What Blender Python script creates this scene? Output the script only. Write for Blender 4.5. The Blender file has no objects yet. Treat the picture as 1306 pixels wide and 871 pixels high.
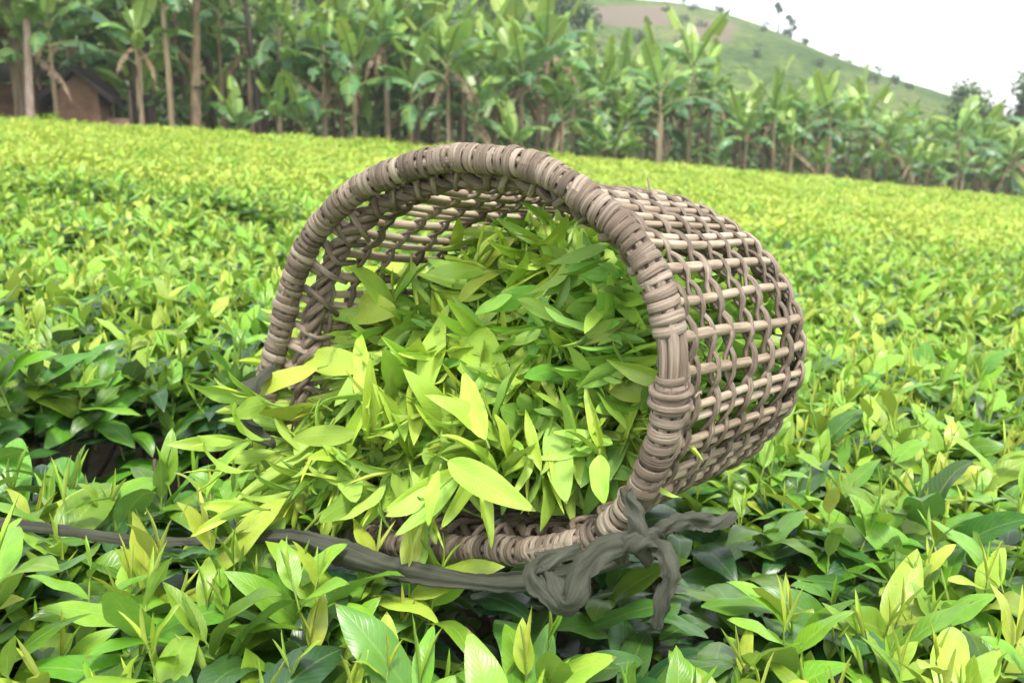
import bpy, math, random
import numpy as np

R = math.radians
SC = bpy.context.scene
COL = SC.collection

# ------------------------------------------------------------------ camera, sky, sun, exposure
PITCH, FPX, CX, CY, CAMZ = R(11.7), 1250.0, 653.0, 435.5, 0.45
camd = bpy.data.cameras.new('camera')
cam = bpy.data.objects.new('camera', camd); COL.objects.link(cam)
cam.location = (0, 0, CAMZ); cam.rotation_euler = (math.pi/2 - PITCH, 0, 0)
camd.sensor_width = 36; camd.lens = FPX / 1306 * 36
camd.clip_start = 0.02; camd.clip_end = 3000
camd.dof.use_dof = True; camd.dof.focus_distance = 1.0; camd.dof.aperture_fstop = 8.5
SC.camera = cam

SUN_EL, SUN_AZ = R(64), R(168)          # azimuth measured clockwise from +Y
w = bpy.data.worlds.new('World'); SC.world = w; w.use_nodes = True
nt = w.node_tree; nt.nodes.clear()
o_ = nt.nodes.new('ShaderNodeOutputWorld'); bg = nt.nodes.new('ShaderNodeBackground')
sky = nt.nodes.new('ShaderNodeTexSky'); sky.sky_type = 'NISHITA'; sky.sun_disc = False
sky.sun_elevation = SUN_EL; sky.sun_rotation = SUN_AZ; sky.dust_density = 1.0; sky.air_density = 1.0; sky.ozone_density = 1.0
hs = nt.nodes.new('ShaderNodeHueSaturation'); hs.inputs['Saturation'].default_value = 0.18
nt.links.new(sky.outputs[0], hs.inputs['Color']); nt.links.new(hs.outputs[0], bg.inputs['Color'])
bg.inputs['Strength'].default_value = 0.15
nt.links.new(bg.outputs[0], o_.inputs['Surface'])

sd = bpy.data.lights.new('sun', 'SUN'); sd.energy = 1.5; sd.angle = R(10); sd.color = (1.0, 0.96, 0.88)
sun = bpy.data.objects.new('sun', sd); COL.objects.link(sun)
sun.rotation_euler = (math.pi/2 - SUN_EL, 0, math.pi - SUN_AZ)
SC.view_settings.view_transform = 'Standard'; SC.view_settings.look = 'None'
SC.view_settings.exposure = 1.72; SC.view_settings.gamma = 1.0; SC.view_settings.use_curve_mapping = False
SC.render.engine = 'CYCLES'
SC.cycles.use_denoising = True
SC.cycles.max_bounces = 6; SC.cycles.diffuse_bounces = 3; SC.cycles.glossy_bounces = 2; SC.cycles.transmission_bounces = 3; SC.cycles.transparent_max_bounces = 4
SC.cycles.sample_clamp_indirect = 4.0

rng = np.random.default_rng(7)
random.seed(7)

# ------------------------------------------------------------------ geometry helpers
CAM = np.array([0, 0, CAMZ])
FW = np.array([0, math.cos(PITCH), -math.sin(PITCH)]); UPV = np.array([0, math.sin(PITCH), math.cos(PITCH)])
def ray(px, py):
    return FW + np.array([1.0, 0, 0]) * (px - CX) / FPX + UPV * (CY - py) / FPX
def at(px, py, depth):                   # point seen at a photo pixel at a depth along the view axis
    return CAM + ray(px, py) * depth
def atY(px, py, Y):
    r = ray(px, py); return CAM + r * (Y / r[1])
def nrm(v):
    v = np.asarray(v, float); return v / (np.linalg.norm(v) + 1e-12)

def sm_clamp(x, m):
    return m * np.tanh(np.asarray(x, float) / m)
def top(x, y):                           # height of the plucking table of the tea field
    X = sm_clamp(x, 60.0)
    z = -0.08 * X - 0.00104 * np.maximum(X, 0) ** 2
    return z + 0.02 * np.sin(x * 1.7 + y * 0.9) * np.clip((np.asarray(y) - 2.2) / 2, 0, 1)
SOIL = 0.85

class MB:
    """collects arrays, builds one mesh"""
    def __init__(s): s.v = []; s.f = []; s.uv = []; s.t = []; s.mi = []; s.n = 0
    def add(s, v, f, uv=None, tint=(0.5, 0.5), mi=0):
        v = np.asarray(v, float).reshape(-1, 3); f = np.asarray(f, int)
        s.v.append(v); s.f.append(f + s.n)
        s.uv.append(np.zeros((len(v), 2)) if uv is None else np.asarray(uv, float))
        tt = np.zeros((len(v), 4)); tt[:, 0] = tint[0]; tt[:, 1] = tint[1]; tt[:, 3] = 1
        s.t.append(tt); s.mi.append(np.full(len(f), mi, int)); s.n += len(v)
    def mesh(s, name, mats, smooth=True):
        me = bpy.data.meshes.new(name)
        V = np.concatenate(s.v); F = [f for f in s.f]
        UV = np.concatenate(s.uv); T = np.concatenate(s.t); MI = np.concatenate(s.mi)
        nl = sum(f.shape[0] * f.shape[1] for f in F); nf = sum(f.shape[0] for f in F)
        loops = np.concatenate([f.ravel() for f in F]).astype(np.int32)
        tot = np.concatenate([np.full(f.shape[0], f.shape[1]) for f in F]).astype(np.int32)
        st = (np.cumsum(tot) - tot).astype(np.int32)
        me.vertices.add(len(V)); me.vertices.foreach_set('co', V.astype(np.float32).ravel())
        me.loops.add(nl); me.loops.foreach_set('vertex_index', loops)
        me.polygons.add(nf); me.polygons.foreach_set('loop_start', st)
        me.polygons.foreach_set('material_index', MI.astype(np.int32))
        me.polygons.foreach_set('use_smooth', np.full(nf, smooth, dtype=bool))
        ul = me.uv_layers.new(name='UVMap'); ul.data.foreach_set('uv', UV[loops].astype(np.float32).ravel())
        ca = me.attributes.new('tint', 'FLOAT_COLOR', 'POINT'); ca.data.foreach_set('color', T.astype(np.float32).ravel())
        for m in (mats if isinstance(mats, (list, tuple)) else [mats]): me.materials.append(m)
        me.update(calc_edges=True); me.validate()
        return me
    def build(s, name, mats, parent=None, smooth=True):
        return link(name, s.mesh(name, mats, smooth), parent)

def link(name, data, parent=None):
    o = bpy.data.objects.new(name, data); COL.objects.link(o)
    if parent is not None: o.parent = parent
    return o
def tag(o, label=None, cat=None, group=None, kind=None):
    if label: o['label'] = label
    if cat: o['category'] = cat
    if group: o['group'] = group
    if kind: o['kind'] = kind
    return o
def empty(name, loc=(0, 0, 0), rz=0.0):
    o = bpy.data.objects.new(name, None); COL.objects.link(o); o.empty_display_size = 0.05
    o.location = loc; o.rotation_euler = (0, 0, rz); return o

def tube(path, rad, seg=8, cap=True, closed=False, ell=1.0, up0=None, vscale=1.0, normals=None):
    P = np.asarray(path, float); n = len(P)
    rad = np.full(n, rad) if np.isscalar(rad) else np.asarray(rad, float)
    if closed:
        T = np.roll(P, -1, 0) - np.roll(P, 1, 0)
    else:
        T = np.gradient(P, axis=0)
    T /= np.linalg.norm(T, axis=1)[:, None] + 1e-12
    N = np.zeros_like(P)
    u = np.array([0, 0, 1.0]) if up0 is None else np.asarray(up0, float)
    if abs(T[0] @ u) > 0.95: u = np.array([1.0, 0, 0])
    N[0] = nrm(u - (u @ T[0]) * T[0])
    for i in range(1, n):
        v = N[i-1] - (N[i-1] @ T[i]) * T[i]; N[i] = v / (np.linalg.norm(v) + 1e-12)
    if normals is not None:
        N = normals - (normals * T).sum(1)[:, None] * T; N /= np.linalg.norm(N, axis=1)[:, None] + 1e-12
    B = np.cross(T, N)
    a = np.linspace(0, 2 * math.pi, seg + 1)
    if closed:                            # close with a repeated first ring so that the uv has a seam
        P = np.vstack([P, P[:1]]); rad = np.append(rad, rad[0]); N = np.vstack([N, N[:1]]); B = np.vstack([B, B[:1]]); n += 1
    V = P[:, None, :] + rad[:, None, None] * (np.cos(a)[None, :, None] * N[:, None, :] + ell * np.sin(a)[None, :, None] * B[:, None, :])
    d = np.r_[0, np.cumsum(np.linalg.norm(np.diff(P, axis=0), axis=1))]
    UV = np.stack(np.broadcast_arrays((a / (2 * math.pi))[None, :], (d * vscale)[:, None]), -1).reshape(-1, 2)
    i, j = np.meshgrid(np.arange(n - 1), np.arange(seg), indexing='ij'); s1 = seg + 1
    F = np.stack([i*s1 + j, i*s1 + j + 1, (i+1)*s1 + j + 1, (i+1)*s1 + j], -1).reshape(-1, 4)
    V = V.reshape(-1, 3)
    if cap and not closed:
        V = np.vstack([V, P[:1], P[-1:]]); c0, c1 = len(V) - 2, len(V) - 1
        UV = np.vstack([UV, [[.5, 0]], [[.5, d[-1]]]])
        e = (n - 1) * s1
        k = np.arange(seg)
        F0 = np.stack([k + 1, k, np.full(seg, c0), np.full(seg, c0)], -1)[:, :3]
        F1 = np.stack([e + k, e + k + 1, np.full(seg, c1)], -1)
        return V, F, UV, np.vstack([F0, F1])
    return V, F, UV, None
def add_tube(mb, path, rad, tint=(0.5, 0.5), mi=0, **k):
    V, F, UV, C = tube(path, rad, **k)
    n0 = mb.n
    mb.add(V, F, UV, tint, mi)
    if C is not None:
        mb.f.append(C + n0); mb.mi.append(np.full(len(C), mi, int))

def spline(pts, n, closed=False):
    P = np.asarray(pts, float); m = len(P)
    t = np.linspace(0, m if closed else m - 1, n, endpoint=not closed)
    i = np.floor(t).astype(int)
    if not closed: i = np.clip(i, 0, m - 2)
    f = (t - i)[:, None]
    g = (lambda k: P[k % m]) if closed else (lambda k: P[np.clip(k, 0, m - 1)])
    p0, p1, p2, p3 = g(i - 1), g(i), g(i + 1), g(i + 2)
    return 0.5 * ((2*p1) + (-p0 + p2)*f + (2*p0 - 5*p1 + 4*p2 - p3)*f**2 + (-p0 + 3*p1 - 3*p2 + p3)*f**3)

def box(mb, lo, hi, tint=(.5, .5), mi=0, M=None):
    x0, y0, z0 = lo; x1, y1, z1 = hi
    v = np.array([[x0,y0,z0],[x1,y0,z0],[x1,y1,z0],[x0,y1,z0],[x0,y0,z1],[x1,y0,z1],[x1,y1,z1],[x0,y1,z1]], float)
    uv = v[:, [0, 2]]
    if M is not None: v = v @ M[:3, :3].T + M[:3, 3]
    f = [[0,3,2,1],[4,5,6,7],[0,1,5,4],[1,2,6,5],[2,3,7,6],[3,0,4,7]]
    mb.add(v, f, uv, tint, mi)

# ------------------------------------------------------------------ materials
def new_mat(name):
    m = bpy.data.materials.new(name); m.use_nodes = True
    t = m.node_tree; t.nodes.clear(); return m, t
class NB:
    def __init__(s, t): s.t = t
    def n(s, typ, **kw):
        nd = s.t.nodes.new(typ)
        for k, v in kw.items():
            if k.startswith('i_'):
                key = k[2:]; nd.inputs[int(key) if key.isdigit() else key.replace('_', ' ')].default_value = v
            else: setattr(nd, k, v)
        return nd
    def l(s, a, b): s.t.links.new(a, b)
    def math(s, op, a, b=None, clamp=False):
        nd = s.n('ShaderNodeMath', operation=op, use_clamp=clamp)
        for k, x in enumerate((a, b)):
            if x is None: continue
            if hasattr(x, 'is_output'): s.l(x, nd.inputs[k])
            else: nd.inputs[k].default_value = x
        return nd.outputs[0]
    def mix(s, fac, a, b, blend='MIX'):
        nd = s.n('ShaderNodeMix', data_type='RGBA', blend_type=blend)
        for sock, x in ((nd.inputs[0], fac), (nd.inputs[6], a), (nd.inputs[7], b)):
            if hasattr(x, 'is_output'): s.l(x, sock)
            elif isinstance(x, tuple): sock.default_value = (*x[:3], 1)
            else: sock.default_value = x
        return nd.outputs[2]
    def ramp(s, fac, stops, interp='LINEAR'):
        nd = s.n('ShaderNodeValToRGB'); cr = nd.color_ramp; cr.interpolation = interp
        while len(cr.elements) < len(stops): cr.elements.new(0.5)
        for e, (p, c) in zip(cr.elements, stops): e.position = p; e.color = (*c[:3], 1)
        s.l(fac, nd.inputs[0]); return nd.outputs[0]

def leaf_material(name, stops, rough=0.33, trans=0.27, veins=14.0, vary=0.28, back=0.5, rib=0.5, spec=0.5, veinamt=0.10, bump=0.22):
    m, t = new_mat(name); b = NB(t)
    at_ = b.n('ShaderNodeAttribute', attribute_name='tint')
    sep = b.n('ShaderNodeSeparateColor'); b.l(at_.outputs['Color'], sep.inputs[0])
    tone, rnd = sep.outputs[0], sep.outputs[1]
    info = b.n('ShaderNodeObjectInfo'); orand = info.outputs['Random']
    uv = b.n('ShaderNodeUVMap', uv_map='UVMap'); su = b.n('ShaderNodeSeparateXYZ'); b.l(uv.outputs[0], su.inputs[0])
    au = b.math('ABSOLUTE', b.math('SUBTRACT', su.outputs[0], 0.5))           # 0 at the midrib, .5 at the margin
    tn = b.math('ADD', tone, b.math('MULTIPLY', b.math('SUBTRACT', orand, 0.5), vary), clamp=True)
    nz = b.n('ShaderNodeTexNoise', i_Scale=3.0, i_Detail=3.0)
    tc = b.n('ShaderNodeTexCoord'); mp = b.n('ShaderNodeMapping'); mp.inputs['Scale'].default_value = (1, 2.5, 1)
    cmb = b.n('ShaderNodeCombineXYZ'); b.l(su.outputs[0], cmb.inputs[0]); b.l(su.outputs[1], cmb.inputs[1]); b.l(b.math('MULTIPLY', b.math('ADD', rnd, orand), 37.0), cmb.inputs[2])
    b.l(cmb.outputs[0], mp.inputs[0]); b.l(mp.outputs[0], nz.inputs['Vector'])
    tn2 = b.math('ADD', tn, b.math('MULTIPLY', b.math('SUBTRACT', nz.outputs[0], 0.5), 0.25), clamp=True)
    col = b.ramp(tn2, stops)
    hsv = b.n('ShaderNodeHueSaturation'); b.l(col, hsv.inputs['Color'])
    b.l(b.math('ADD', 0.485, b.math('MULTIPLY', rnd, 0.03)), hsv.inputs['Hue'])
    b.l(b.math('ADD', 0.8, b.math('MULTIPLY', rnd, 0.4)), hsv.inputs['Value'])
    col = hsv.outputs[0]
    # side veins sweep forward from the midrib
    ph = b.math('MULTIPLY', b.math('SUBTRACT', su.outputs[1], b.math('MULTIPLY', au, 0.45)), veins * 6.283)
    vn = b.math('POWER', b.math('ADD', b.math('MULTIPLY', b.math('SINE', ph), 0.5), 0.5), 6.0)
    ribm = b.math('SUBTRACT', 1.0, b.math('MULTIPLY', au, 22.0), clamp=True)
    lite = b.mix(0.6, col, (0.42, 0.52, 0.16))
    col = b.mix(b.math('MULTIPLY', vn, veinamt), col, lite)
    col = b.mix(b.math('MULTIPLY', ribm, rib), col, lite)
    tip = b.math('MULTIPLY', b.math('GREATER_THAN', b.math('ADD', su.outputs[1], b.math('MULTIPLY', nz.outputs[0], 0.06)), 0.985), b.math('GREATER_THAN', rnd, 0.62))
    sp_n = b.n('ShaderNodeTexNoise', i_Scale=26.0, i_Detail=1.0); b.l(cmb.outputs[0], sp_n.inputs['Vector'])
    spk = b.math('MULTIPLY', b.math('GREATER_THAN', sp_n.outputs[0], 0.735), 0.55)
    col = b.mix(b.math('MAXIMUM', b.math('MULTIPLY', tip, 0.7), spk), col, (0.16, 0.11, 0.03))
    geo = b.n('ShaderNodeNewGeometry')
    pale = b.mix(0.45, col, (0.22, 0.32, 0.12))
    colb = b.mix(b.math('MULTIPLY', geo.outputs['Backfacing'], back), col, pale)
    bs = b.n('ShaderNodeBsdfPrincipled'); b.l(colb, bs.inputs['Base Color'])
    b.l(b.math('ADD', rough, b.math('MULTIPLY', geo.outputs['Backfacing'], 0.25)), bs.inputs['Roughness'])
    bs.inputs['Specular IOR Level'].default_value = spec
    hgt = b.math('ADD', b.math('MULTIPLY', vn, -0.6), b.math('ADD', b.math('MULTIPLY', ribm, -1.0), b.math('MULTIPLY', nz.outputs[0], 1.2)))
    bp = b.n('ShaderNodeBump', i_Strength=bump, i_Distance=0.0012); b.l(hgt, bp.inputs['Height']); b.l(bp.outputs[0], bs.inputs['Normal'])
    tr = b.n('ShaderNodeBsdfTranslucent')
    b.l(b.mix(0.5, colb, b.mix(1.0, colb, (1.0, 0.95, 0.35), 'MULTIPLY')), tr.inputs['Color'])
    ms = b.n('ShaderNodeMixShader'); ms.inputs[0].default_value = trans
    b.l(bs.outputs[0], ms.inputs[1]); b.l(tr.outputs[0], ms.inputs[2])
    out = b.n('ShaderNodeOutputMaterial'); b.l(ms.outputs[0], out.inputs['Surface'])
    return m

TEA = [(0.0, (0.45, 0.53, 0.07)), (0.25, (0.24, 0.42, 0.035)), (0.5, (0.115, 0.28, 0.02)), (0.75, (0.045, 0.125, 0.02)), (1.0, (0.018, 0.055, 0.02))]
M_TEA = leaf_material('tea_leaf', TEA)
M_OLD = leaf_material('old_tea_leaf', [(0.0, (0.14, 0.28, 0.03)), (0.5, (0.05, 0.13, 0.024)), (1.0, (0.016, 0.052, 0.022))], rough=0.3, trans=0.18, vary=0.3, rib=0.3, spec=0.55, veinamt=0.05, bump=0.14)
M_PLUCK = leaf_material('plucked_leaf', [(0.0, (0.46, 0.58, 0.07)), (0.35, (0.35, 0.54, 0.065)), (0.65, (0.22, 0.43, 0.05)), (1.0, (0.10, 0.25, 0.03))], rough=0.40, trans=0.26)
M_BAN = leaf_material('banana_leaf', [(0.0, (0.33, 0.48, 0.09)), (0.4, (0.15, 0.30, 0.085)), (0.7, (0.095, 0.21, 0.095)), (1.0, (0.05, 0.12, 0.06))], rough=0.34, trans=0.36, veins=40, vary=0.4, rib=0.8)
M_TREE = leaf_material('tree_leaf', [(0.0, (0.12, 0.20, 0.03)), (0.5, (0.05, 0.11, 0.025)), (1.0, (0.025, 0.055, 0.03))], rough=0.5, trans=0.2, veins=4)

def fibre_material(name, c0, c1, c2, rough=0.65, sx=6.0, sy=14.0, bump=0.5, dist=0.002, spec=0.3):
    m, t = new_mat(name); b = NB(t)
    uv = b.n('ShaderNodeUVMap', uv_map='UVMap'); at_ = b.n('ShaderNodeAttribute', attribute_name='tint')
    sep = b.n('ShaderNodeSeparateColor'); b.l(at_.outputs['Color'], sep.inputs[0])
    mp = b.n('ShaderNodeMapping'); mp.inputs['Scale'].default_value = (sx, sy, 1); b.l(uv.outputs[0], mp.inputs[0])
    off = b.n('ShaderNodeCombineXYZ'); b.l(b.math('MULTIPLY', sep.outputs[1], 53.0), off.inputs[2]); b.l(off.outputs[0], mp.inputs['Location'])
    nz = b.n('ShaderNodeTexNoise', i_Scale=1.0, i_Detail=5.0, i_Roughness=0.65); b.l(mp.outputs[0], nz.inputs['Vector'])
    tc = b.n('ShaderNodeTexCoord')
    nb = b.n('ShaderNodeTexNoise', i_Scale=18.0, i_Detail=3.0); b.l(tc.outputs['Object'], nb.inputs['Vector'])
    f = b.math('ADD', b.math('MULTIPLY', nz.outputs[0], 0.75), b.math('MULTIPLY', nb.outputs[0], 0.35))
    f = b.math('ADD', f, b.math('MULTIPLY', b.math('SUBTRACT', sep.outputs[0], 0.5), 0.5), clamp=True)
    col = b.ramp(f, [(0.25, c0), (0.52, c1), (0.8, c2)])
    bs = b.n('ShaderNodeBsdfPrincipled'); b.l(col, bs.inputs['Base Color']); bs.inputs['Roughness'].default_value = rough
    bs.inputs['Specular IOR Level'].default_value = spec
    bp = b.n('ShaderNodeBump', i_Strength=bump, i_Distance=dist); b.l(nz.outputs[0], bp.inputs['Height']); b.l(bp.outputs[0], bs.inputs['Normal'])
    out = b.n('ShaderNodeOutputMaterial'); b.l(bs.outputs[0], out.inputs['Surface'])
    return m
M_WRAP = fibre_material('bark_wrapping', (0.03, 0.021, 0.015), (0.165, 0.122, 0.088), (0.43, 0.35, 0.275), sx=14, sy=14, bump=0.8, dist=0.003)
M_STAKE = fibre_material('peeled_rod', (0.09, 0.062, 0.04), (0.28, 0.213, 0.148), (0.52, 0.42, 0.32), sx=7, sy=16)
M_WEAVE = fibre_material('split_vine', (0.03, 0.021, 0.015), (0.15, 0.112, 0.082), (0.40, 0.325, 0.255), sx=7, sy=40, bump=0.8)
M_CLOTH = fibre_material('grey_cloth', (0.022, 0.023, 0.016), (0.054, 0.057, 0.041), (0.105, 0.108, 0.083), rough=0.9, sx=420, sy=10, bump=0.6, dist=0.0012, spec=0.1)
M_STEMG = fibre_material('green_stem', (0.12, 0.2, 0.03), (0.2, 0.3, 0.05), (0.28, 0.38, 0.08), rough=0.45, sx=3, sy=30)
M_WOOD = fibre_material('woody_branch', (0.03, 0.02, 0.015), (0.09, 0.065, 0.045), (0.17, 0.13, 0.1), sx=5, sy=30)
M_BSTEM = fibre_material('banana_stem', (0.06, 0.045, 0.028), (0.22, 0.165, 0.10), (0.42, 0.33, 0.21), sx=4, sy=2.5, dist=0.02)
M_BGREEN = fibre_material('banana_petiole', (0.08, 0.13, 0.03), (0.14, 0.2, 0.05), (0.25, 0.28, 0.1), sx=4, sy=2.0, dist=0.01)
M_DEAD = fibre_material('dry_banana_leaf', (0.07, 0.045, 0.025), (0.2, 0.14, 0.08), (0.34, 0.26, 0.17), sx=14, sy=3, dist=0.01)
M_BARK = fibre_material('dark_bark', (0.015, 0.012, 0.01), (0.05, 0.038, 0.03), (0.12, 0.095, 0.075), sx=5, sy=3, dist=0.02)
M_PBARK = fibre_material('pale_bark', (0.12, 0.08, 0.06), (0.3, 0.22, 0.17), (0.48, 0.39, 0.32), sx=5, sy=2, dist=0.02)
M_MUD = fibre_material('mud_wall', (0.10, 0.055, 0.035), (0.24, 0.14, 0.09), (0.36, 0.23, 0.16), rough=0.95, sx=3, sy=3, dist=0.02)
M_THATCH = fibre_material('dark_thatch', (0.018, 0.015, 0.012), (0.05, 0.042, 0.034), (0.1, 0.085, 0.07), rough=0.95, sx=22, sy=2, dist=0.03)
M_PINK = fibre_material('faded_board', (0.2, 0.1, 0.085), (0.32, 0.18, 0.15), (0.42, 0.27, 0.23), rough=0.9, sx=3, sy=3, dist=0.01)

def ground_material():
    m, t = new_mat('soil'); b = NB(t)
    tc = b.n('ShaderNodeTexCoord')
    n1 = b.n('ShaderNodeTexNoise', i_Scale=0.6, i_Detail=8.0, i_Roughness=0.7); b.l(tc.outputs['Object'], n1.inputs['Vector'])
    n2 = b.n('ShaderNodeTexNoise', i_Scale=9.0, i_Detail=6.0); b.l(tc.outputs['Object'], n2.inputs['Vector'])
    c = b.ramp(n2.outputs[0], [(0.3, (0.025, 0.016, 0.01)), (0.55, (0.06, 0.04, 0.026)), (0.8, (0.11, 0.08, 0.05))])
    c = b.mix(b.ramp(n1.outputs[0], [(0.42, (0, 0, 0)), (0.6, (1, 1, 1))]), c, (0.05, 0.085, 0.02))
    bs = b.n('ShaderNodeBsdfPrincipled'); b.l(c, bs.inputs['Base Color']); bs.inputs['Roughness'].default_value = 0.95
    bp = b.n('ShaderNodeBump', i_Strength=0.6, i_Distance=0.05); b.l(n2.outputs[0], bp.inputs['Height']); b.l(bp.outputs[0], bs.inputs['Normal'])
    out = b.n('ShaderNodeOutputMaterial'); b.l(bs.outputs[0], out.inputs['Surface']); return m
M_SOIL = ground_material()

def hill_material():
    m, t = new_mat('hillside'); b = NB(t)
    tc = b.n('ShaderNodeTexCoord')
    n1 = b.n('ShaderNodeTexNoise', i_Scale=0.05, i_Detail=8.0, i_Roughness=0.7); b.l(tc.outputs['Object'], n1.inputs['Vector'])
    n2 = b.n('ShaderNodeTexNoise', i_Scale=0.7, i_Detail=8.0, i_Roughness=0.75); b.l(tc.outputs['Object'], n2.inputs['Vector'])
    g = b.ramp(n1.outputs[0], [(0.38, (0.085, 0.15, 0.035)), (0.5, (0.17, 0.24, 0.06)), (0.62, (0.26, 0.29, 0.10))])
    g = b.mix(b.ramp(n2.outputs[0], [(0.46, (0, 0, 0)), (0.56, (0.85, 0.85, 0.85))]), g, (0.05, 0.10, 0.03))
    at_ = b.n('ShaderNodeAttribute', attribute_name='tint'); sep = b.n('ShaderNodeSeparateColor'); b.l(at_.outputs['Color'], sep.inputs[0])
    edge = b.math('ADD', sep.outputs[0], b.math('MULTIPLY', b.math('SUBTRACT', n2.outputs[0], 0.5), 1.1))
    br = b.mix(n2.outputs[0], (0.19, 0.14, 0.105), (0.28, 0.22, 0.17))
    c = b.mix(b.ramp(edge, [(0.4, (0, 0, 0)), (0.62, (0.9, 0.9, 0.9))]), g, br)
    bs = b.n('ShaderNodeBsdfPrincipled'); b.l(c, bs.inputs['Base Color']); bs.inputs['Roughness'].default_value = 0.95; bs.inputs['Specular IOR Level'].default_value = 0.1
    bp = b.n('ShaderNodeBump', i_Strength=1.0, i_Distance=1.2); b.l(n2.outputs[0], bp.inputs['Height']); b.l(bp.outputs[0], bs.inputs['Normal'])
    out = b.n('ShaderNodeOutputMaterial'); b.l(bs.outputs[0], out.inputs['Surface']); return m
M_HILL = hill_material()

# ------------------------------------------------------------------ ground and hill
def axis(lo, hi, fine, n_far):
    a = np.linspace(-fine, fine, 81); p = np.geomspace(fine, hi, n_far)[1:]; q = -np.geomspace(fine, -lo, n_far)[1:][::-1]
    return np.r_[q, a, p]
gx = axis(-1500, 1500, 60, 14); gy = np.r_[np.linspace(-60, -5, 8), np.linspace(-4, 120, 90), np.geomspace(120, 1500, 16)[1:]]
X, Y = np.meshgrid(gx, gy, indexing='ij')
Z = top(X, Y) - SOIL
mb = MB(); nx, ny = X.shape
i, j = np.meshgrid(np.arange(nx - 1), np.arange(ny - 1), indexing='ij')
F = np.stack([i*ny + j, (i+1)*ny + j, (i+1)*ny + j + 1, i*ny + j + 1], -1).reshape(-1, 4)
mb.add(np.stack([X, Y, Z], -1), F, np.stack([X, Y], -1).reshape(-1, 2))
tag(mb.build('ground', M_SOIL), kind='structure')

HY = 230.0
ridge_px = [(-900, -60), (-400, -110), (0, -130), (400, -110), (600, -70), (740, -30), (800, -2), (860, 3), (910, 12), (960, 28), (1000, 45), (1050, 72), (1100, 93), (1150, 117), (1190, 138), (1240, 158), (1330, 172), (1500, 185), (1800, 205), (2300, 215)]
rp = np.array([atY(a, b_, HY) for a, b_ in ridge_px])
def ridge(x): return np.interp(x, rp[:, 0], rp[:, 2])
hx = np.linspace(-280, 300, 150); hy = np.linspace(95, 420, 90)
X, Y = np.meshgrid(hx, hy, indexing='ij')
s_ = np.where(Y < HY, np.clip((Y - 95) / (HY - 95), 0, 1) ** 0.8, 1 - 0.6 * np.clip((Y - HY) / 190, 0, 1) ** 1.5)
base = top(X, Y) - SOIL - 3
rz_ = ridge(X)
Z = base + (rz_ - base) * s_
Z += (np.sin(X * .13 + Y * .05) + np.sin(X * .05 - Y * .11)) * 0.7 * np.clip((HY - 10 - Y) / 60, 0, 1) * np.clip(s_ * 2, 0, 1)
# bare brown plots tilled into the slope
def plot_mask(px0, px1, py0, py1):
    d = np.stack([X, Y, Z], -1) - CAM
    dep = d @ FW; PX = CX + FPX * d[..., 0] / dep; PY = CY - FPX * (d @ UPV) / dep
    m = lambda v, a, b_, e: np.clip((v - a) / e, 0, 1) * np.clip((b_ - v) / e, 0, 1)
    return m(PX, px0, px1, 14) * m(PY, py0, py1, 8)
tilled = np.clip(plot_mask(745, 860, 4, 38) + .75 * plot_mask(868, 950, 20, 60), 0, 1) * (Y < HY + 4)
mb = MB(); nx, ny = X.shape
i, j = np.meshgrid(np.arange(nx - 1), np.arange(ny - 1), indexing='ij')
F = np.stack([i*ny + j, (i+1)*ny + j, (i+1)*ny + j + 1, i*ny + j + 1], -1).reshape(-1, 4)
mb.add(np.stack([X, Y, Z], -1), F, np.stack([X, Y], -1).reshape(-1, 2))
mb.t[0][:, 0] = tilled.ravel()
tag(mb.build('hill', M_HILL), kind='structure')

# ------------------------------------------------------------------ leaves
def leaf(L, W, r, st=11, fold=0.35, bend=0.9, wave=0.06, base_w=0.32, ac=2, twist=0.0, tipdrop=1.0):
    """lanceolate blade along +Y, upper face +Z; folded on its midrib, bent down to the tip"""
    v = np.linspace(0, 1, st)
    wd = W * 0.5 * (np.sin(np.pi * v ** 0.84) ** 0.78) * (1 - 0.14 * v)
    wd = np.maximum(wd, 0.006 * W); wd[-1] = 0.002 * W; wd[0] = 0.05 * W
    ang = bend * (0.15 * v + 0.85 * v ** 2.0) * tipdrop
    ds = L / (st - 1)
    yc = np.r_[0, np.cumsum(np.cos(ang[:-1]) * ds)]; zc = np.r_[0, np.cumsum(-np.sin(ang[:-1]) * ds)]
    us = np.linspace(-1, 1, 2 * ac + 1)
    ph = r.uniform(0, 6.28); ph2 = r.uniform(0, 6.28)
    Vv = []; UV = []
    for k in range(st):
        for u in us:
            x = u * wd[k] * math.cos(fold * 0.8); h = abs(u) * wd[k] * math.sin(fold)
            h += wave * W * abs(u) ** 1.5 * math.sin(v[k] * 11 + (ph if u < 0 else ph2)) * math.sin(math.pi * v[k])
            h -= 0.10 * W * max(0, abs(u) - .5) * 2 * math.sin(math.pi * v[k])     # margins roll over a little
            tw = twist * v[k]
            x, h = x * math.cos(tw) - h * math.sin(tw), x * math.sin(tw) + h * math.cos(tw)
            nyy, nzz = math.sin(ang[k]), math.cos(ang[k])
            Vv.append((x, yc[k] + h * nyy, zc[k] + h * nzz)); UV.append(((u + 1) / 2, v[k]))
    n = 2 * ac + 1
    i, j = np.meshgrid(np.arange(st - 1), np.arange(n - 1), indexing='ij')
    Fq = np.stack([i*n + j, i*n + j + 1, (i+1)*n + j + 1, (i+1)*n + j], -1).reshape(-1, 4)
    return np.array(Vv), Fq, np.array(UV)
def frame(d, up, roll=0.0):
    y = nrm(d); z = np.asarray(up, float) - (np.asarray(up) @ y) * y
    if np.linalg.norm(z) < 1e-3: z = np.array([1.0, 0, 0]) - y[0] * y
    z = nrm(z); x = np.cross(y, z)
    c, s = math.cos(roll), math.sin(roll)
    return np.stack([c*x + s*z, y, -s*x + c*z], 1)      # columns
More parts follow.
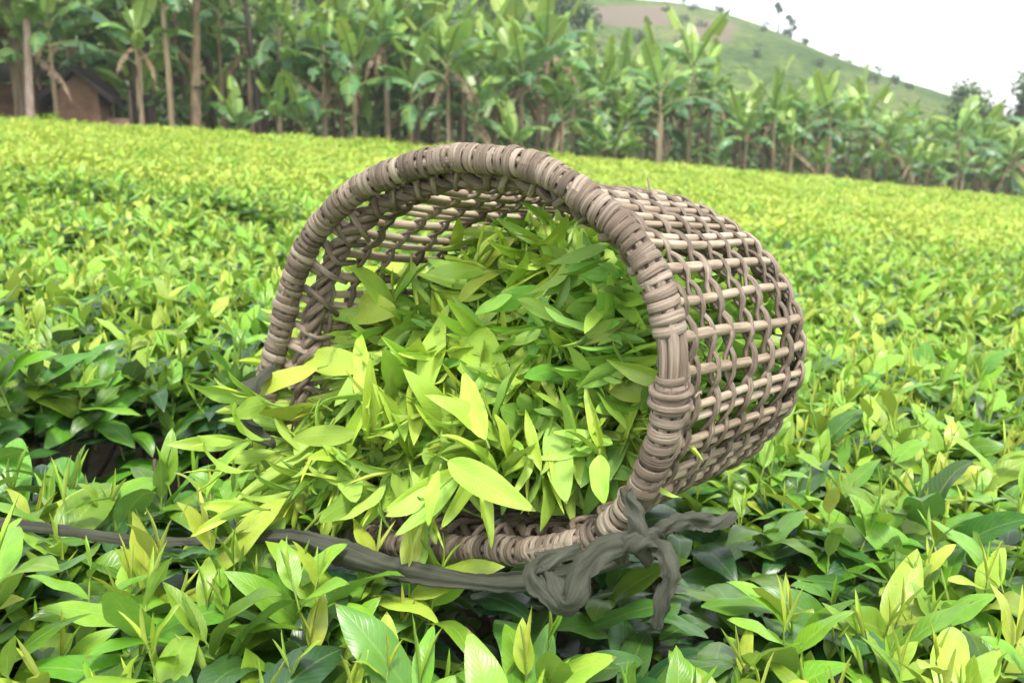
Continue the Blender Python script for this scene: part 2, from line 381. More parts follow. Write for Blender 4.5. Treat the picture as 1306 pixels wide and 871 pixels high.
def put(mb, lf, pos, d, up=(0, 0, 1), roll=0.0, tint=(.5, .5), mi=0, sc=1.0):
    V, Fq, UV = lf
    mb.add((V * sc) @ frame(d, up, roll).T + np.asarray(pos), Fq, UV, tint, mi)
def az(a, e): return np.array([math.cos(a) * math.cos(e), math.sin(a) * math.cos(e), math.sin(e)])

def shoot(r, H, n, L, lod=0, tone0=0.1, tone1=0.6, stem_r=0.0017):
    """one upright tea shoot, base at the origin: stem, alternate leaves, terminal bud"""
    mb = MB(); st, ac = ((11, 2), (6, 1), (4, 1))[lod]
    lean = az(r.uniform(0, 6.28), 0) * r.uniform(0, 0.25) * H
    ts = np.linspace(0, 1, 6); path = np.stack([lean[0] * ts**2, lean[1] * ts**2, H * ts], -1)
    if lod < 2: add_tube(mb, path, np.linspace(stem_r * 1.2, stem_r * 0.6, 6), tint=(.5, r.random()), mi=1, seg=5 if lod == 0 else 3, cap=False)
    a0 = r.uniform(0, 6.28)
    for k in range(n):
        f = (k + 0.5) / n; h = 0.25 + 0.75 * f
        p = np.array([np.interp(h, ts, path[:, c]) for c in range(3)])
        a = a0 + k * 2.4 + r.normal(0, .25)
        e = 0.15 + 1.0 * f ** 1.5 + r.normal(0, .2)
        l = L * (0.72 + 0.5 * math.sin(math.pi * min(1, .25 + .65 * f)) - 0.55 * f ** 3) * r.uniform(.85, 1.15)
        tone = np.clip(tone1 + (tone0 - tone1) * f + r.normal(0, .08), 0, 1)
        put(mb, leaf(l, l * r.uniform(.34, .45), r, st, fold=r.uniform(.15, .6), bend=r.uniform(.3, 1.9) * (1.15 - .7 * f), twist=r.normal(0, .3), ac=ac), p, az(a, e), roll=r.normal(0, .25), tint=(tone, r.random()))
    for q in range(2):                                   # unfolding tip and bud
        put(mb, leaf(L * r.uniform(.38, .55), L * .085, r, max(4, st - 3), fold=1.1, bend=r.uniform(-.1, .3), ac=1), path[-1], az(a0 + q * 2.6, 1.25 + .2 * q), tint=(max(0, tone0 - .1), r.random()))
    return mb
def old_leaf_into(mb, r, pos, lod=0, tone=(0.45, 1.0)):
    st, ac = ((11, 2), (6, 1), (4, 1))[lod]
    l = r.uniform(.08, .125)
    put(mb, leaf(l, l * r.uniform(.36, .46), r, st, fold=r.uniform(.1, .4), bend=r.uniform(.5, 1.6), wave=.08, ac=ac), pos, az(r.uniform(0, 6.28), r.normal(.25, .3)), roll=r.normal(0, .3), tint=(r.uniform(*tone), r.random()))

# ------------------------------------------------------------------ basket frame (used to keep the bushes clear of it)
AX = R(40.0)
A = nrm([math.sin(AX), math.cos(AX), -0.035])            # from the mouth to the base
Uh = nrm([math.cos(AX), -math.sin(AX), 0.0]); Vv_ = np.cross(Uh, A)
MC = at(612, 455, 1.06)
def on_mouth(px, py, wout=0.0):
    """photo pixel -> point on the plane of the mouth, moved wout outwards"""
    r = ray(px, py); c = MC - A * wout
    return CAM + r * (((c - CAM) @ A) / (r @ A))
rim_px = [(815, 650), (842, 600), (860, 548), (870, 490), (869, 430), (860, 385), (847, 347), (831, 319), (807, 288), (778, 264), (754, 244), (722, 221), (680, 204), (629, 199), (555, 202), (508, 217), (463, 238), (438, 259), (408, 292), (379, 355), (364, 420), (350, 475), (340, 530), (342, 585), (362, 632), (410, 662), (480, 684), (560, 694), (640, 701), (705, 702), (765, 688)]
rp_ = np.array([on_mouth(*p) for p in rim_px]) - MC
ru, rv = rp_ @ Uh, rp_ @ Vv_
th_ = np.unwrap(np.arctan2(rv, ru)); rr_ = np.hypot(ru, rv)
o = np.argsort(th_ % (2 * math.pi)); tt = (th_ % (2 * math.pi))[o]; rr = rr_[o]
tt3 = np.r_[tt - 2 * math.pi, tt, tt + 2 * math.pi]; rr3 = np.r_[rr, rr, rr]
_g = np.linspace(0, 2 * math.pi, 361)[:-1]
_r = np.interp(_g, tt3, rr3)
_k = np.exp(-0.5 * (np.arange(-12, 13) / 3.0) ** 2); _k /= _k.sum()
_r = np.convolve(np.r_[_r[-12:], _r, _r[:12]], _k, 'valid') - 0.008
def r_mouth(th): return np.interp(np.asarray(th) % (2 * math.pi), np.r_[_g, 2 * math.pi], np.r_[_r, _r[0]])
BW, BH, LEN = 0.2415, 0.1882, 0.3935
def r_base(th):
    c, s = np.abs(np.cos(th)), np.abs(np.sin(th)); p = 2.0
    return 1.0 / ((c / BW) ** p + (s / BH) ** p) ** (1 / p)
BOFF = Uh * -0.0192 + Vv_ * (-0.0188)
def body(th, s, off=0.0):
    """wall of the basket: s=0 at the mouth, 1 at the base edge, 1..2 across the base to its centre"""
    th = np.asarray(th, float); s = np.asarray(s, float)
    sc_ = np.clip(s, 0, 1)
    f = sc_ ** 0.36
    r = (1 - f) * r_mouth(th) + f * r_base(th)
    r = r * (1 + 0.004 * np.sin(math.pi * sc_))
    rnd = np.clip((sc_ - 0.8) / 0.2, 0, 1)
    r = r * (1 - 0.34 * rnd ** 2)
    ax = LEN * (sc_ - 0.02 * rnd ** 2)
    inn = np.clip(s - 1, 0, 1); r = r * (1 - inn); ax = ax + 0.012 * np.sin(inn * math.pi / 2)
    r = r + off
    c = MC + ax[..., None] * A + f[..., None] * BOFF
    return c + (r * np.cos(th))[..., None] * Uh + (r * np.sin(th))[..., None] * Vv_
_fp = body(np.linspace(0, 2*math.pi, 40)[None, :], np.linspace(0, 1, 14)[:, None]).reshape(-1, 3)
def basket_floor(x, y):                                   # lowest basket point near (x, y), or None
    d = np.hypot(_fp[:, 0] - x, _fp[:, 1] - y); m = d < 0.055
    return _fp[m, 2].min() if m.any() else None

# ------------------------------------------------------------------ tea bushes around the basket
GAPS = [(-0.64, 1.50, 0.24, 0.24, 0.40), (-0.40, 1.36, 0.14, 0.13, 0.2), (-0.05, 0.92, 0.12, 0.05, 0.08)]
def gap(x, y):
    g = 0.0
    for gx_, gy_, ax_, ay_, dz in GAPS:
        q = ((x - gx_) / ax_) ** 2 + ((y - gy_) / ay_) ** 2
        if q < 1: g = max(g, dz * min(1, 2 * (1 - q)))
    return g
NEAR = 2.75
r = np.random.default_rng(11)
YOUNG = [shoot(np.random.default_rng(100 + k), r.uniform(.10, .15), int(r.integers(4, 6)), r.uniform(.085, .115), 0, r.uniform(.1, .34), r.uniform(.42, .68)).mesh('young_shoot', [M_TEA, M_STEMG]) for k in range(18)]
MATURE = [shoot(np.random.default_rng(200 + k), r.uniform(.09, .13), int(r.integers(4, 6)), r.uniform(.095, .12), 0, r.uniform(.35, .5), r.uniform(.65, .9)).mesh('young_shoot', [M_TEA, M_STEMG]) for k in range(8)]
bush_info = [
    (-0.42, 0.72, 'tea bush in the bottom left corner with large lime and dark glossy leaves'),
    (0.06, 0.70, 'tea bush at the bottom middle in front of the basket lip, dark leaves between shoots'),
    (0.50, 0.74, 'tea bush in the bottom right corner, thick with lime young shoots'),
    (-0.62, 1.18, 'tea bush at the left edge level with the basket lip, crossed by the grey strap'),
    (-0.15, 1.08, 'tea bush pressed down under the open mouth of the basket'),
    (0.30, 1.12, 'tea bush under the body and knotted strap of the basket'),
    (0.72, 1.22, 'tea bush at the right edge beside the woven wall of the basket'),
    (-0.92, 1.68, 'tea bush at the left edge behind the dark gap'),
    (-0.42, 1.72, 'tea bush just behind the left arch of the basket rim'),
    (0.12, 1.74, 'tea bush hidden behind the basket, seen through its weave'),
    (0.62, 1.72, 'tea bush right behind the rounded base of the basket'),
    (1.10, 1.74, 'tea bush at the right edge farther back than the basket base'),
    (-1.22, 2.35, 'tea bush behind the dark gap at the left edge, second bush back'),
    (-0.62, 2.38, 'tea bush behind the rim arch on the left, second bush back'),
    (0.0, 2.40, 'tea bush directly behind the top of the basket arch'),
    (0.62, 2.40, 'tea bush behind the base of the basket, second bush back'),
    (1.24, 2.36, 'tea bush at the right edge, second bush back from the basket base'),
]
BC = np.array([(b_[0], b_[1]) for b_ in bush_info])
bushes = []
for (bx_, by_, lab) in bush_info:
    z0 = float(top(bx_, by_)) - SOIL
    o = empty('tea_bush', (bx_, by_, z0)); tag(o, lab, 'tea bush', 'tea bushes around the basket'); bushes.append(o)
old_mb = [MB() for _ in bushes]; br_mb = [MB() for _ in bushes]; more_mb = [None] * len(bushes); cnt = [0] * len(bushes)
def near_bush(x, y): return int(np.argmin((BC[:, 0] - x) ** 2 + (BC[:, 1] - y) ** 2))
def in_near(x, y): return 0.5 < y < NEAR and abs(x) < 0.58 * y + 0.12
sp = 0.057
over_pts = []
for yy in np.r_[np.arange(0.63, 1.0, .049), np.arange(1.0, NEAR, sp)]:
    for xx in np.arange(-1.8, 1.8, sp):
        x, y = xx + r.uniform(-.5, .5) * sp, yy + r.uniform(-.5, .5) * sp
        if not in_near(x, y): continue
        bf = basket_floor(x, y); g = gap(x, y)
        zt = float(top(x, y)) - g + r.normal(0, .016) - 0.01
        if bf is not None: continue
        if y < 0.72: zt -= 0.04
        k = near_bush(x, y); b_ = bushes[k]
        if g > .2 and r.random() < .75: continue
        if cnt[k] >= 100: over_pts.append((x, y)); continue
        cnt[k] += 1
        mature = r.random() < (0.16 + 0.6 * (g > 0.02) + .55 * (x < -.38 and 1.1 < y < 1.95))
        me = MATURE[r.integers(len(MATURE))] if mature else YOUNG[r.integers(len(YOUNG))]
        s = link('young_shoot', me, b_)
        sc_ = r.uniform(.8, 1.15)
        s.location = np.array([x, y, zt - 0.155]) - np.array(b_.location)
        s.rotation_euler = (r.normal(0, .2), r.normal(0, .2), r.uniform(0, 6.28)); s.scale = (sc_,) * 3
for yy in np.arange(0.5, NEAR, 0.05):
    for xx in np.arange(-1.8, 1.8, 0.05):
        x, y = xx + r.uniform(-.025, .025), yy + r.uniform(-.025, .025)
        if not in_near(x, y): continue
        k = near_bush(x, y); bf = basket_floor(x, y); g = gap(x, y)
        zt = float(top(x, y)) - g * 0.7
        hi = zt - 0.06 if bf is None else min(zt - .06, bf - 0.05)
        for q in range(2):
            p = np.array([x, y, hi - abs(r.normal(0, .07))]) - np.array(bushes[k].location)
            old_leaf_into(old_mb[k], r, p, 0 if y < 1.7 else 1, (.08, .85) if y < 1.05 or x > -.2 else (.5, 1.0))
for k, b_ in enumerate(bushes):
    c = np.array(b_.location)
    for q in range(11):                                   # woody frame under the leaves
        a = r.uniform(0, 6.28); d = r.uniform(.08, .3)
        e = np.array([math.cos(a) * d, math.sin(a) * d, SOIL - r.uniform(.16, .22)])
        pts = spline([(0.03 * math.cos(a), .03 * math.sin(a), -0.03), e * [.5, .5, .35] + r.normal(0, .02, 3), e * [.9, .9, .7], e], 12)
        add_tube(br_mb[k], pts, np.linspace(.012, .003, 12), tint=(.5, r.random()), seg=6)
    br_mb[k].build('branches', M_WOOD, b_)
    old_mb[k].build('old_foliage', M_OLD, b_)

# the rest of the field: one continuous mass of shoots nobody could count
def hidden_obj(name, me, coll):
    o = bpy.data.objects.new(name, me); coll.objects.link(o); return o
cA = bpy.data.collections.new('field_shoots'); cB = bpy.data.collections.new('field_clumps'); cC = bpy.data.collections.new('field_patches')
for k in range(14):
    rr0 = np.random.default_rng(300 + k)
    m_ = shoot(rr0, rr0.uniform(.10, .15), 5, rr0.uniform(.08, .1), 1, rr0.uniform(.04, .24), rr0.uniform(.3, .5))
    for q in range(4): old_leaf_into(m_, rr0, np.array([*rr0.normal(0, .03, 2), rr0.uniform(.0, .07)]), 1, (.55, .95))
    hidden_obj('tea_shoot', m_.mesh('tea_shoot', [M_TEA, M_STEMG]), cA)
def clump(seed, size, sp_, lod, up_scale=1.0):
    rr0 = np.random.default_rng(seed); m_ = MB()
    for xx in np.arange(-size/2, size/2, sp_):
        for yy in np.arange(-size/2, size/2, sp_):
            s = shoot(rr0, rr0.uniform(.09, .15), 4, rr0.uniform(.07, .09) * up_scale, lod, rr0.uniform(.0, .08), rr0.uniform(.1, .3))
            off = np.array([xx + rr0.uniform(0, sp_), yy + rr0.uniform(0, sp_), rr0.normal(0, .018)])
            for v, f, u, t_, mi in zip(s.v, s.f, s.uv, s.t, s.mi):
                m_.v.append(v + off); m_.f.append(f - f.min() + m_.n if False else f + (m_.n - 0)); m_.uv.append(u); m_.t.append(t_); m_.mi.append(mi)
            m_.n += s.n
            if rr0.random() < .4: old_leaf_into(m_, rr0, off + np.array([0, 0, .03]), 2, (.4, .8))
    return m_
for k in range(6): hidden_obj('tea_clump', clump(400 + k, .42, .085, 2, 1.05).mesh('tea_clump', [M_TEA, M_STEMG]), cB)
for k in range(5): hidden_obj('tea_patch', clump(500 + k, .95, .13, 2, 1.5).mesh('tea_patch', [M_TEA, M_STEMG]), cC)

edge_px = np.array([(-700, 21.5), (0, 24.0), (653, 33.0), (1306, 47.0), (2000, 60.0)])
def edge_depth(x, y):                                     # depth of the field's far edge in the direction of (x, y)
    px = CX + FPX * x / max(y, 0.1)
    return np.interp(px, edge_px[:, 0], edge_px[:, 1])
PV, PR, PS, PK = [], [], [], []
def cellz(x, y):
    return -0.03 * abs(math.sin(x * 3.3 + 0.7 * math.sin(y * .9))) - 0.03 * abs(math.sin(y * 2.4 + .8 * math.sin(x * 1.3)))
def field_pt(x, y, dz, kind, sc_):
    PV.append((x, y, float(top(x, y)) + dz)); PR.append((r.normal(0, .12), 0.06 + r.normal(0, .12), r.uniform(0, 6.28))); PS.append(sc_); PK.append(kind)
for x, y in over_pts: field_pt(x, y, -.155, 0, 1.0)
yy = -0.6
while yy < 7.5:                                           # single shoots
    spc = 0.075 if yy < 4 else 0.085
    for xx in np.arange(-(0.58 * max(yy, .5) + 1.9), 0.58 * max(yy, .5) + 1.9, spc):
        x, y = xx + r.uniform(-.5, .5) * spc, yy + r.uniform(-.5, .5) * spc
        if in_near(x, y) or (abs(x) < .5 and -.3 < y < .64) or basket_floor(x, y) is not None: continue
        g = 0.0
        if x < -1.15 and abs(y - 5.6 - .25 * math.sin(x * 2)) < .42:
            g = .30
            if r.random() < .5: continue
        if y > 2.4 and r.random() < .03: continue
        field_pt(x, y, -.16 + cellz(x, y) + r.normal(0, .016) - g, 0, r.uniform(.8, 1.15))
    yy += spc
while yy < 20:
    for xx in np.arange(-(0.58 * yy + 2), 0.58 * yy + 2, .34):
        x, y = xx + r.uniform(-.1, .1), yy + r.uniform(-.1, .1)
        if y > edge_depth(x, y) - .6: continue
        field_pt(x, y, -.15 + cellz(x, y) + r.normal(0, .02), 1, r.uniform(.9, 1.15))
    yy += .34
while yy < 62:
    for xx in np.arange(-(0.58 * yy + 3), 0.58 * yy + 3, .8):
        x, y = xx + r.uniform(-.2, .2), yy + r.uniform(-.2, .2)
        if y > edge_depth(x, y) - .6: continue
        field_pt(x, y, -.15 + cellz(x, y) + r.normal(0, .02), 2, r.uniform(.9, 1.15))
    yy += .8
me = bpy.data.meshes.new('tea_field'); me.from_pydata([tuple(p) for p in PV], [], [])
for nm, typ, dat, key in (('rot', 'FLOAT_VECTOR', np.array(PR), 'vector'), ('scl', 'FLOAT', np.array(PS), 'value'), ('knd', 'INT', np.array(PK), 'value')):
    a_ = me.attributes.new(nm, typ, 'POINT'); a_.data.foreach_set(key, dat.astype(np.int32 if typ == 'INT' else np.float32).ravel())
fld = link('tea_field', me); tag(fld, 'clipped yellow green tea bushes running together back to the banana grove', 'tea field', kind='stuff')
ng = bpy.data.node_groups.new('scatter_shoots', 'GeometryNodeTree')
ng.interface.new_socket('Geometry', in_out='INPUT', socket_type='NodeSocketGeometry'); ng.interface.new_socket('Geometry', in_out='OUTPUT', socket_type='NodeSocketGeometry')
gi = ng.nodes.new('NodeGroupInput'); go = ng.nodes.new('NodeGroupOutput'); jn = ng.nodes.new('GeometryNodeJoinGeometry')
def named(nm, typ):
    n_ = ng.nodes.new('GeometryNodeInputNamedAttribute'); n_.data_type = typ; n_.inputs['Name'].default_value = nm
    return next(o_ for o_ in n_.outputs if o_.enabled and o_.name == 'Attribute')
rot = named('rot', 'FLOAT_VECTOR'); scl = named('scl', 'FLOAT'); knd = named('knd', 'INT')
e2r = ng.nodes.new('FunctionNodeEulerToRotation'); ng.links.new(rot, e2r.inputs[0])
for k, c_ in enumerate((cA, cB, cC)):
    ci = ng.nodes.new('GeometryNodeCollectionInfo'); ci.inputs['Collection'].default_value = c_
    ci.inputs['Separate Children'].default_value = True; ci.inputs['Reset Children'].default_value = True
    cmp_ = ng.nodes.new('FunctionNodeCompare'); cmp_.data_type = 'INT'; cmp_.operation = 'EQUAL'
    ii = [s for s in cmp_.inputs if s.enabled]; ng.links.new(knd, ii[0]); ii[1].default_value = k
    rv_ = ng.nodes.new('FunctionNodeRandomValue'); rv_.data_type = 'INT'
    [s for s in rv_.inputs if s.enabled and s.name == 'Max'][0].default_value = len(c_.objects) - 1
    ip = ng.nodes.new('GeometryNodeInstanceOnPoints'); ip.inputs['Pick Instance'].default_value = True
    ng.links.new(gi.outputs[0], ip.inputs['Points']); ng.links.new(cmp_.outputs[0], ip.inputs['Selection'])
    ng.links.new(ci.outputs[0], ip.inputs['Instance']); ng.links.new(next(o_ for o_ in rv_.outputs if o_.enabled), ip.inputs['Instance Index'])
    ng.links.new(e2r.outputs[0], ip.inputs['Rotation']); ng.links.new(scl, ip.inputs['Scale'])
    ng.links.new(ip.outputs[0], jn.inputs[0])
ng.links.new(jn.outputs[0], go.inputs[0])
md = fld.modifiers.new('scatter', 'NODES'); md.node_group = ng

# ------------------------------------------------------------------ the basket
bk = empty('wicker_basket', MC + A * 0.2 - np.array([0, 0, .2]))
tag(bk, 'brown wicker basket lying on its side with its mouth full of leaves', 'basket')
bk_inv = -np.array(bk.location)
def bpart(mb, name, mat, parent=bk):
    o = mb.build(name, mat, parent)
    if parent is bk: o.location = bk_inv
    return o
r = np.random.default_rng(21)
NS = 46
TH = (np.arange(NS) + 0.5) / NS * 2 * math.pi
def th_of_arc():                                          # stakes evenly spaced along the rim
    g = np.linspace(0, 2 * math.pi, 721); p = body(g, np.zeros_like(g)); d = np.r_[0, np.cumsum(np.linalg.norm(np.diff(p, axis=0), axis=1))]
    return np.interp((np.arange(NS) + .5) / NS * d[-1], d, g), d[-1], lambda s: np.interp(s % d[-1], d, g)
TH, PERIM, arc_th = th_of_arc()
RS, RW = 0.0050, 0.0027
for k in range(NS):
    mb = MB()
    th0 = TH[k]; dth = 0.0065 / float(r_mouth(th0))
    double = r.random() < .55
    for q in ((-1, 1) if double else (0,)):
        s = np.linspace(0.0, 1.0, 26)
        th = th0 + q * dth * (1 + r.uniform(-.2, .5)) + 0.010 * np.sin(s * r.uniform(4, 9) + r.uniform(0, 6)) + r.normal(0, .006)
        P = body(th, s, off=r.normal(0, .0008))
        if k % 2 == 0:
            s2 = np.linspace(1.04, 1.94 if q >= 0 else 1.8, 9); P = np.vstack([P, body(np.full(9, th[-1]), s2)])
        rad = RS * r.uniform(.85, 1.15) * (0.86 if double else 1.15) * np.linspace(1.05, .85, len(P))
        add_tube(mb, P, rad, tint=(r.uniform(.3, .8), r.random()), seg=8)
    bpart(mb, 'stake', M_STAKE)
# rounds of twined weavers
rounds = [0.035, 0.075] + list(np.linspace(0.14, 0.82, 7)) + list(np.linspace(0.88, 1.0, 5))
for k, s0 in enumerate(rounds):
    mb = MB(); n = NS * 9
    g = np.linspace(0, 2 * math.pi, n, endpoint=False)
    u = np.interp(g, np.r_[TH, TH[0] + 2*math.pi], np.arange(NS + 1)) ; u = np.where(g < TH[0], (g - TH[0]) / (TH[0] + 2*math.pi - TH[-1]), u)
    wob = 0.012 * np.sin(3 * g + r.uniform(0, 6)) + 0.004 * np.sin(7 * g + r.uniform(0, 6)) + np.interp(u, np.arange(NS + 1), np.r_[(w_ := r.normal(0, .005, NS)), w_[:1]])
    for q in (0, 1):
        ph = math.pi * u + q * math.pi
        off = (RS + RW * 0.6) * np.clip(np.cos(ph) * 1.3, -1, 1) * .72
        sl = (0.0012 / LEN) * np.sin(ph) + 0.012 * np.sin(2 * g + k)
        P = body(g, s0 + wob + sl, off=off)
        rad = RW * (1 + .18 * np.sin(g * 5 + r.uniform(0, 6)) + r.normal(0, .06, n))
        add_tube(mb, P, rad, tint=(r.uniform(.35, .65), r.random()), seg=8, closed=True, ell=1.7, normals=np.cos(g)[:, None] * Uh + np.sin(g)[:, None] * Vv_)
        # loose fibre ends here and there
        for e in range(1):
            t0 = r.uniform(0, 6.28); p0 = body(np.array(t0), np.array(s0), off=.008)
            d = nrm(r.normal(0, 1, 3) + nrm(p0 - MC - A * .2) * .25 - np.array([0, 0, .5])) * r.uniform(.008, .022)
            add_tube(mb, spline([p0, p0 + d * .5 + r.normal(0, .002, 3), p0 + d], 6), np.linspace(.0022, .0008, 6), tint=(.7, r.random()), seg=5)
    bpart(mb, 'weaver', M_WEAVE)
# base: spiral of weavers across the stakes
mb = MB()
for s0 in np.linspace(1.08, 1.92, 13):
    g = np.linspace(0, 2 * math.pi, 140, endpoint=False)
    add_tube(mb, body(g, np.full_like(g, s0), off=0) + A * (0.006 * np.sin(g * 23 / 2 + s0 * 40))[:, None], RW * 1.2, tint=(r.uniform(.3, .6), r.random()), seg=6, closed=True)
bpart(mb, 'base', M_WEAVE)

# rim: a bundle of rods bound with split bark
rim_th = np.linspace(0, 2 * math.pi, 400, endpoint=False)
def rim_path(ss):
    th = arc_th(ss); return body(th, np.zeros_like(th), off=0.003) - A * 0.010
def rim_frame(ss):
    p = rim_path(ss); t = rim_path(ss + .004) - rim_path(ss - .004); t /= np.linalg.norm(t, axis=1)[:, None]
    rad = p - (MC - A * .01); rad -= (rad * t).sum(1)[:, None] * t; rad -= (rad @ A)[:, None] * A; rad /= np.linalg.norm(rad, axis=1)[:, None]
    return p, t, rad
CORE = 0.0116
ssr = np.linspace(0, PERIM, 300, endpoint=False)
p, t_, radv = rim_frame(ssr)
mb = MB()
for q in range(6):
    a = q / 6 * 2 * math.pi + 0.3 * np.sin(ssr * 5 / PERIM * 2 * math.pi)
    P = p + (CORE * .82) * (np.cos(a)[:, None] * radv + np.sin(a)[:, None] * A)
    add_tube(mb, P, .0052 * (1 + .12 * np.sin(ssr * 40 + q)), tint=(r.uniform(.35, .6), r.random()), seg=7, closed=True)
rim = bpart(mb, 'rim', M_WRAP)
# where the binding is missing (rods show) on the near side of the rim
def s_of_px(px, py):
    q = on_mouth(px, py) - MC; th = math.atan2(q @ Vv_, q @ Uh) % (2 * math.pi)
    g = np.linspace(0, PERIM, 2000); return g[np.argmin(np.abs(arc_th(g) - th))]
sg0, sg1 = sorted((s_of_px(868, 478), s_of_px(862, 418)))
if sg1 - sg0 > PERIM / 2: sg0, sg1 = sg1, sg0 + PERIM
mb = MB(); s_pos = sg1
first = s_pos
while s_pos < sg0 + PERIM - (0 if sg1 < PERIM else 0):
    pitch = r.uniform(.0075, .0135); wdt = pitch * r.uniform(.9, 1.1)
    n = 15; a = np.linspace(0, 2 * math.pi, n, endpoint=False) + r.uniform(0, 6.28)
    slant = pitch * r.uniform(.3, .6)
    ss = s_pos + slant * (np.sin(a) * .5 + .0)
    pc, tc_, rc = rim_frame(ss)
    RR = (CORE + .0022 * r.uniform(.7, 1.6)) * (1 + .05 * np.sin(2 * a + r.uniform(0, 6)))
    ring = pc + RR[:, None] * (np.cos(a)[:, None] * rc + 1.02 * np.sin(a)[:, None] * A)
    # flat bark strip: tube squashed in the radial direction
    V, F, UV, _ = tube(ring, wdt * .5, seg=8, closed=True)
    cidx = np.repeat(np.arange(n + 1) % n, 9)
    ctr = ring[cidx]; nr = (ring - pc)[cidx]; nr /= np.linalg.norm(nr, axis=1)[:, None]
    dv = V - ctr; V = ctr + dv - 0.68 * (dv * nr).sum(1)[:, None] * nr
    mb.add(V, F, UV, (np.clip(r.normal(.5, .13), .0, 1), r.random()))
    s_pos += pitch
# two cross ties at the end of the bare stretch, and loose turned-in ends
for dpx in ((872, 497), (872, 512)):
    s0 = s_of_px(*dpx); a = np.linspace(0, 2 * math.pi, 16, endpoint=False)
    pc, tc_, rc = rim_frame(np.full(16, s0) + .004 * np.sin(a))
    ring = pc + (CORE + .0045) * (1.12 * np.cos(a)[:, None] * rc + 1.0 * np.sin(a)[:, None] * A)
    add_tube(mb, ring, .0038, tint=(.45, r.random()), seg=7, closed=True)
bpart(mb, 'binding', M_WRAP, rim)
# braided border just inside the rim
mb = MB(); ssb = np.linspace(0, PERIM, 520, endpoint=False)
thb = arc_th(ssb); cen = body(thb, np.full_like(thb, 0.045), off=-.004)
radb = cen - (MC + A * .02); radb -= (radb @ A)[:, None] * A; radb /= np.linalg.norm(radb, axis=1)[:, None]
turns = round(PERIM / .075)
for q in range(3):
    a = ssb / PERIM * 2 * math.pi * turns + q * 2 * math.pi / 3
    am = .0070 * (1 + .25 * np.sin(ssb * 31 + q))
    P = cen + am[:, None] * np.cos(a)[:, None] * radb + (am * 1.25)[:, None] * np.sin(a)[:, None] * A
    add_tube(mb, P, (.0046 + .0006 * q) * (1 + .15 * np.sin(ssb * 57 + q * 2)), tint=(r.uniform(.4, .6), r.random()), seg=7, closed=True)
for q in range(NS):                                    # stake ends turned over the border and tucked in
    s0 = (q + .5) / NS * PERIM + r.uniform(-.009, .009); pc, tc_, rc = rim_frame(np.array([s0, s0 + .012, s0 + .03]))
    th0 = arc_th(np.array([s0, s0 + r.uniform(.004, .016), s0 + r.uniform(.012, .036)]))
    a0, a1, a2 = body(th0, np.array([.0, .03, .11]), off=np.array([-.010, -.017, -.007]))
    add_tube(mb, spline([a0, a1, a2], 8), np.linspace(.0046, .0032, 8) * r.uniform(.7, 1.15), tint=(r.uniform(.35, .7), r.random()), seg=6)
bpart(mb, 'border_braid', M_WEAVE)

# grey cloth strap tied round the lip
def ribbon(mb, pts, widths, ups, n=40, thick=.0045, folds=5, seed=0):
    rr0 = np.random.default_rng(seed)
    P = spline(pts, n); Wd = np.interp(np.linspace(0, 1, n), np.linspace(0, 1, len(widths)), widths); Up = spline(ups, n)
    T = np.gradient(P, axis=0); T /= np.linalg.norm(T, axis=1)[:, None]
    Nn = Up - (Up * T).sum(1)[:, None] * T; Nn /= np.linalg.norm(Nn, axis=1)[:, None]; S = np.cross(T, Nn)
    m = 44; a = np.linspace(0, 2 * math.pi, m + 1)
    ph = rr0.uniform(0, 6); L = np.linspace(0, 1, n)
    th2 = thick * .55; jag = 1 + .10 * np.sin(L * 23 + ph) + .08 * np.sin(L * 41 + 2 * ph) + rr0.normal(0, .05, n); jag[-3:] *= np.array([1.0, .8, .45])
    tw = .35 * np.sin(L * 6 + ph) + .2 * np.sin(L * 15 + 3 * ph); ct, sn = np.cos(tw)[:, None], np.sin(tw)[:, None]
    Nn, S = Nn * ct + S * sn, S * ct - Nn * sn
    V = np.zeros((n, m + 1, 3)); UV = np.zeros((n, m + 1, 2))
    for q in range(m + 1):
        x = math.cos(a[q]); y = math.sin(a[q])
        pl = (np.cos(x * 3.1 + ph + 2.5 * np.sin(L * 4 + ph)) * .22 + np.cos(x * 5.3 - ph + 3.0 * np.sin(L * 7 + 2 * ph)) * .13 + np.cos(x * 11 + 2 * ph - 3.0 * np.sin(L * 5 + 2 * ph)) * .05) * Wd + .3 * thick * np.sin(L * 17 + x * 3)
        V[:, q] = P + (Wd * jag * x)[:, None] * S + (th2 * y * (1 - .5 * x * x) + pl + .16 * Wd * (1 - x * x))[:, None] * Nn
        UV[:, q, 0] = x * .05 + (y > 0) * .2; UV[:, q, 1] = L
    i, j = np.meshgrid(np.arange(n - 1), np.arange(m), indexing='ij'); s1 = m + 1
    Fq = np.stack([i*s1 + j, i*s1 + j + 1, (i+1)*s1 + j + 1, (i+1)*s1 + j], -1).reshape(-1, 4)
    n0 = mb.n
    mb.add(V.reshape(-1, 3), Fq, UV.reshape(-1, 2), (.5, rr0.random()))
    for row, rev in ((0, True), (n - 1, False)):
        k = np.arange(m); c = mb.n
        mb.add(V[row, :m].mean(0)[None], np.zeros((0, 3), int), [[0, 0]])
        f3 = np.stack([row*s1 + k, row*s1 + k + 1, np.full(m, c - n0)], -1)
        mb.f.append((f3[:, ::-1] if rev else f3) + n0); mb.mi.append(np.zeros(m, int))
tow = nrm(CAM - MC)
def sp_(px, py, d): return at(px, py, d)
strap_mb = MB()
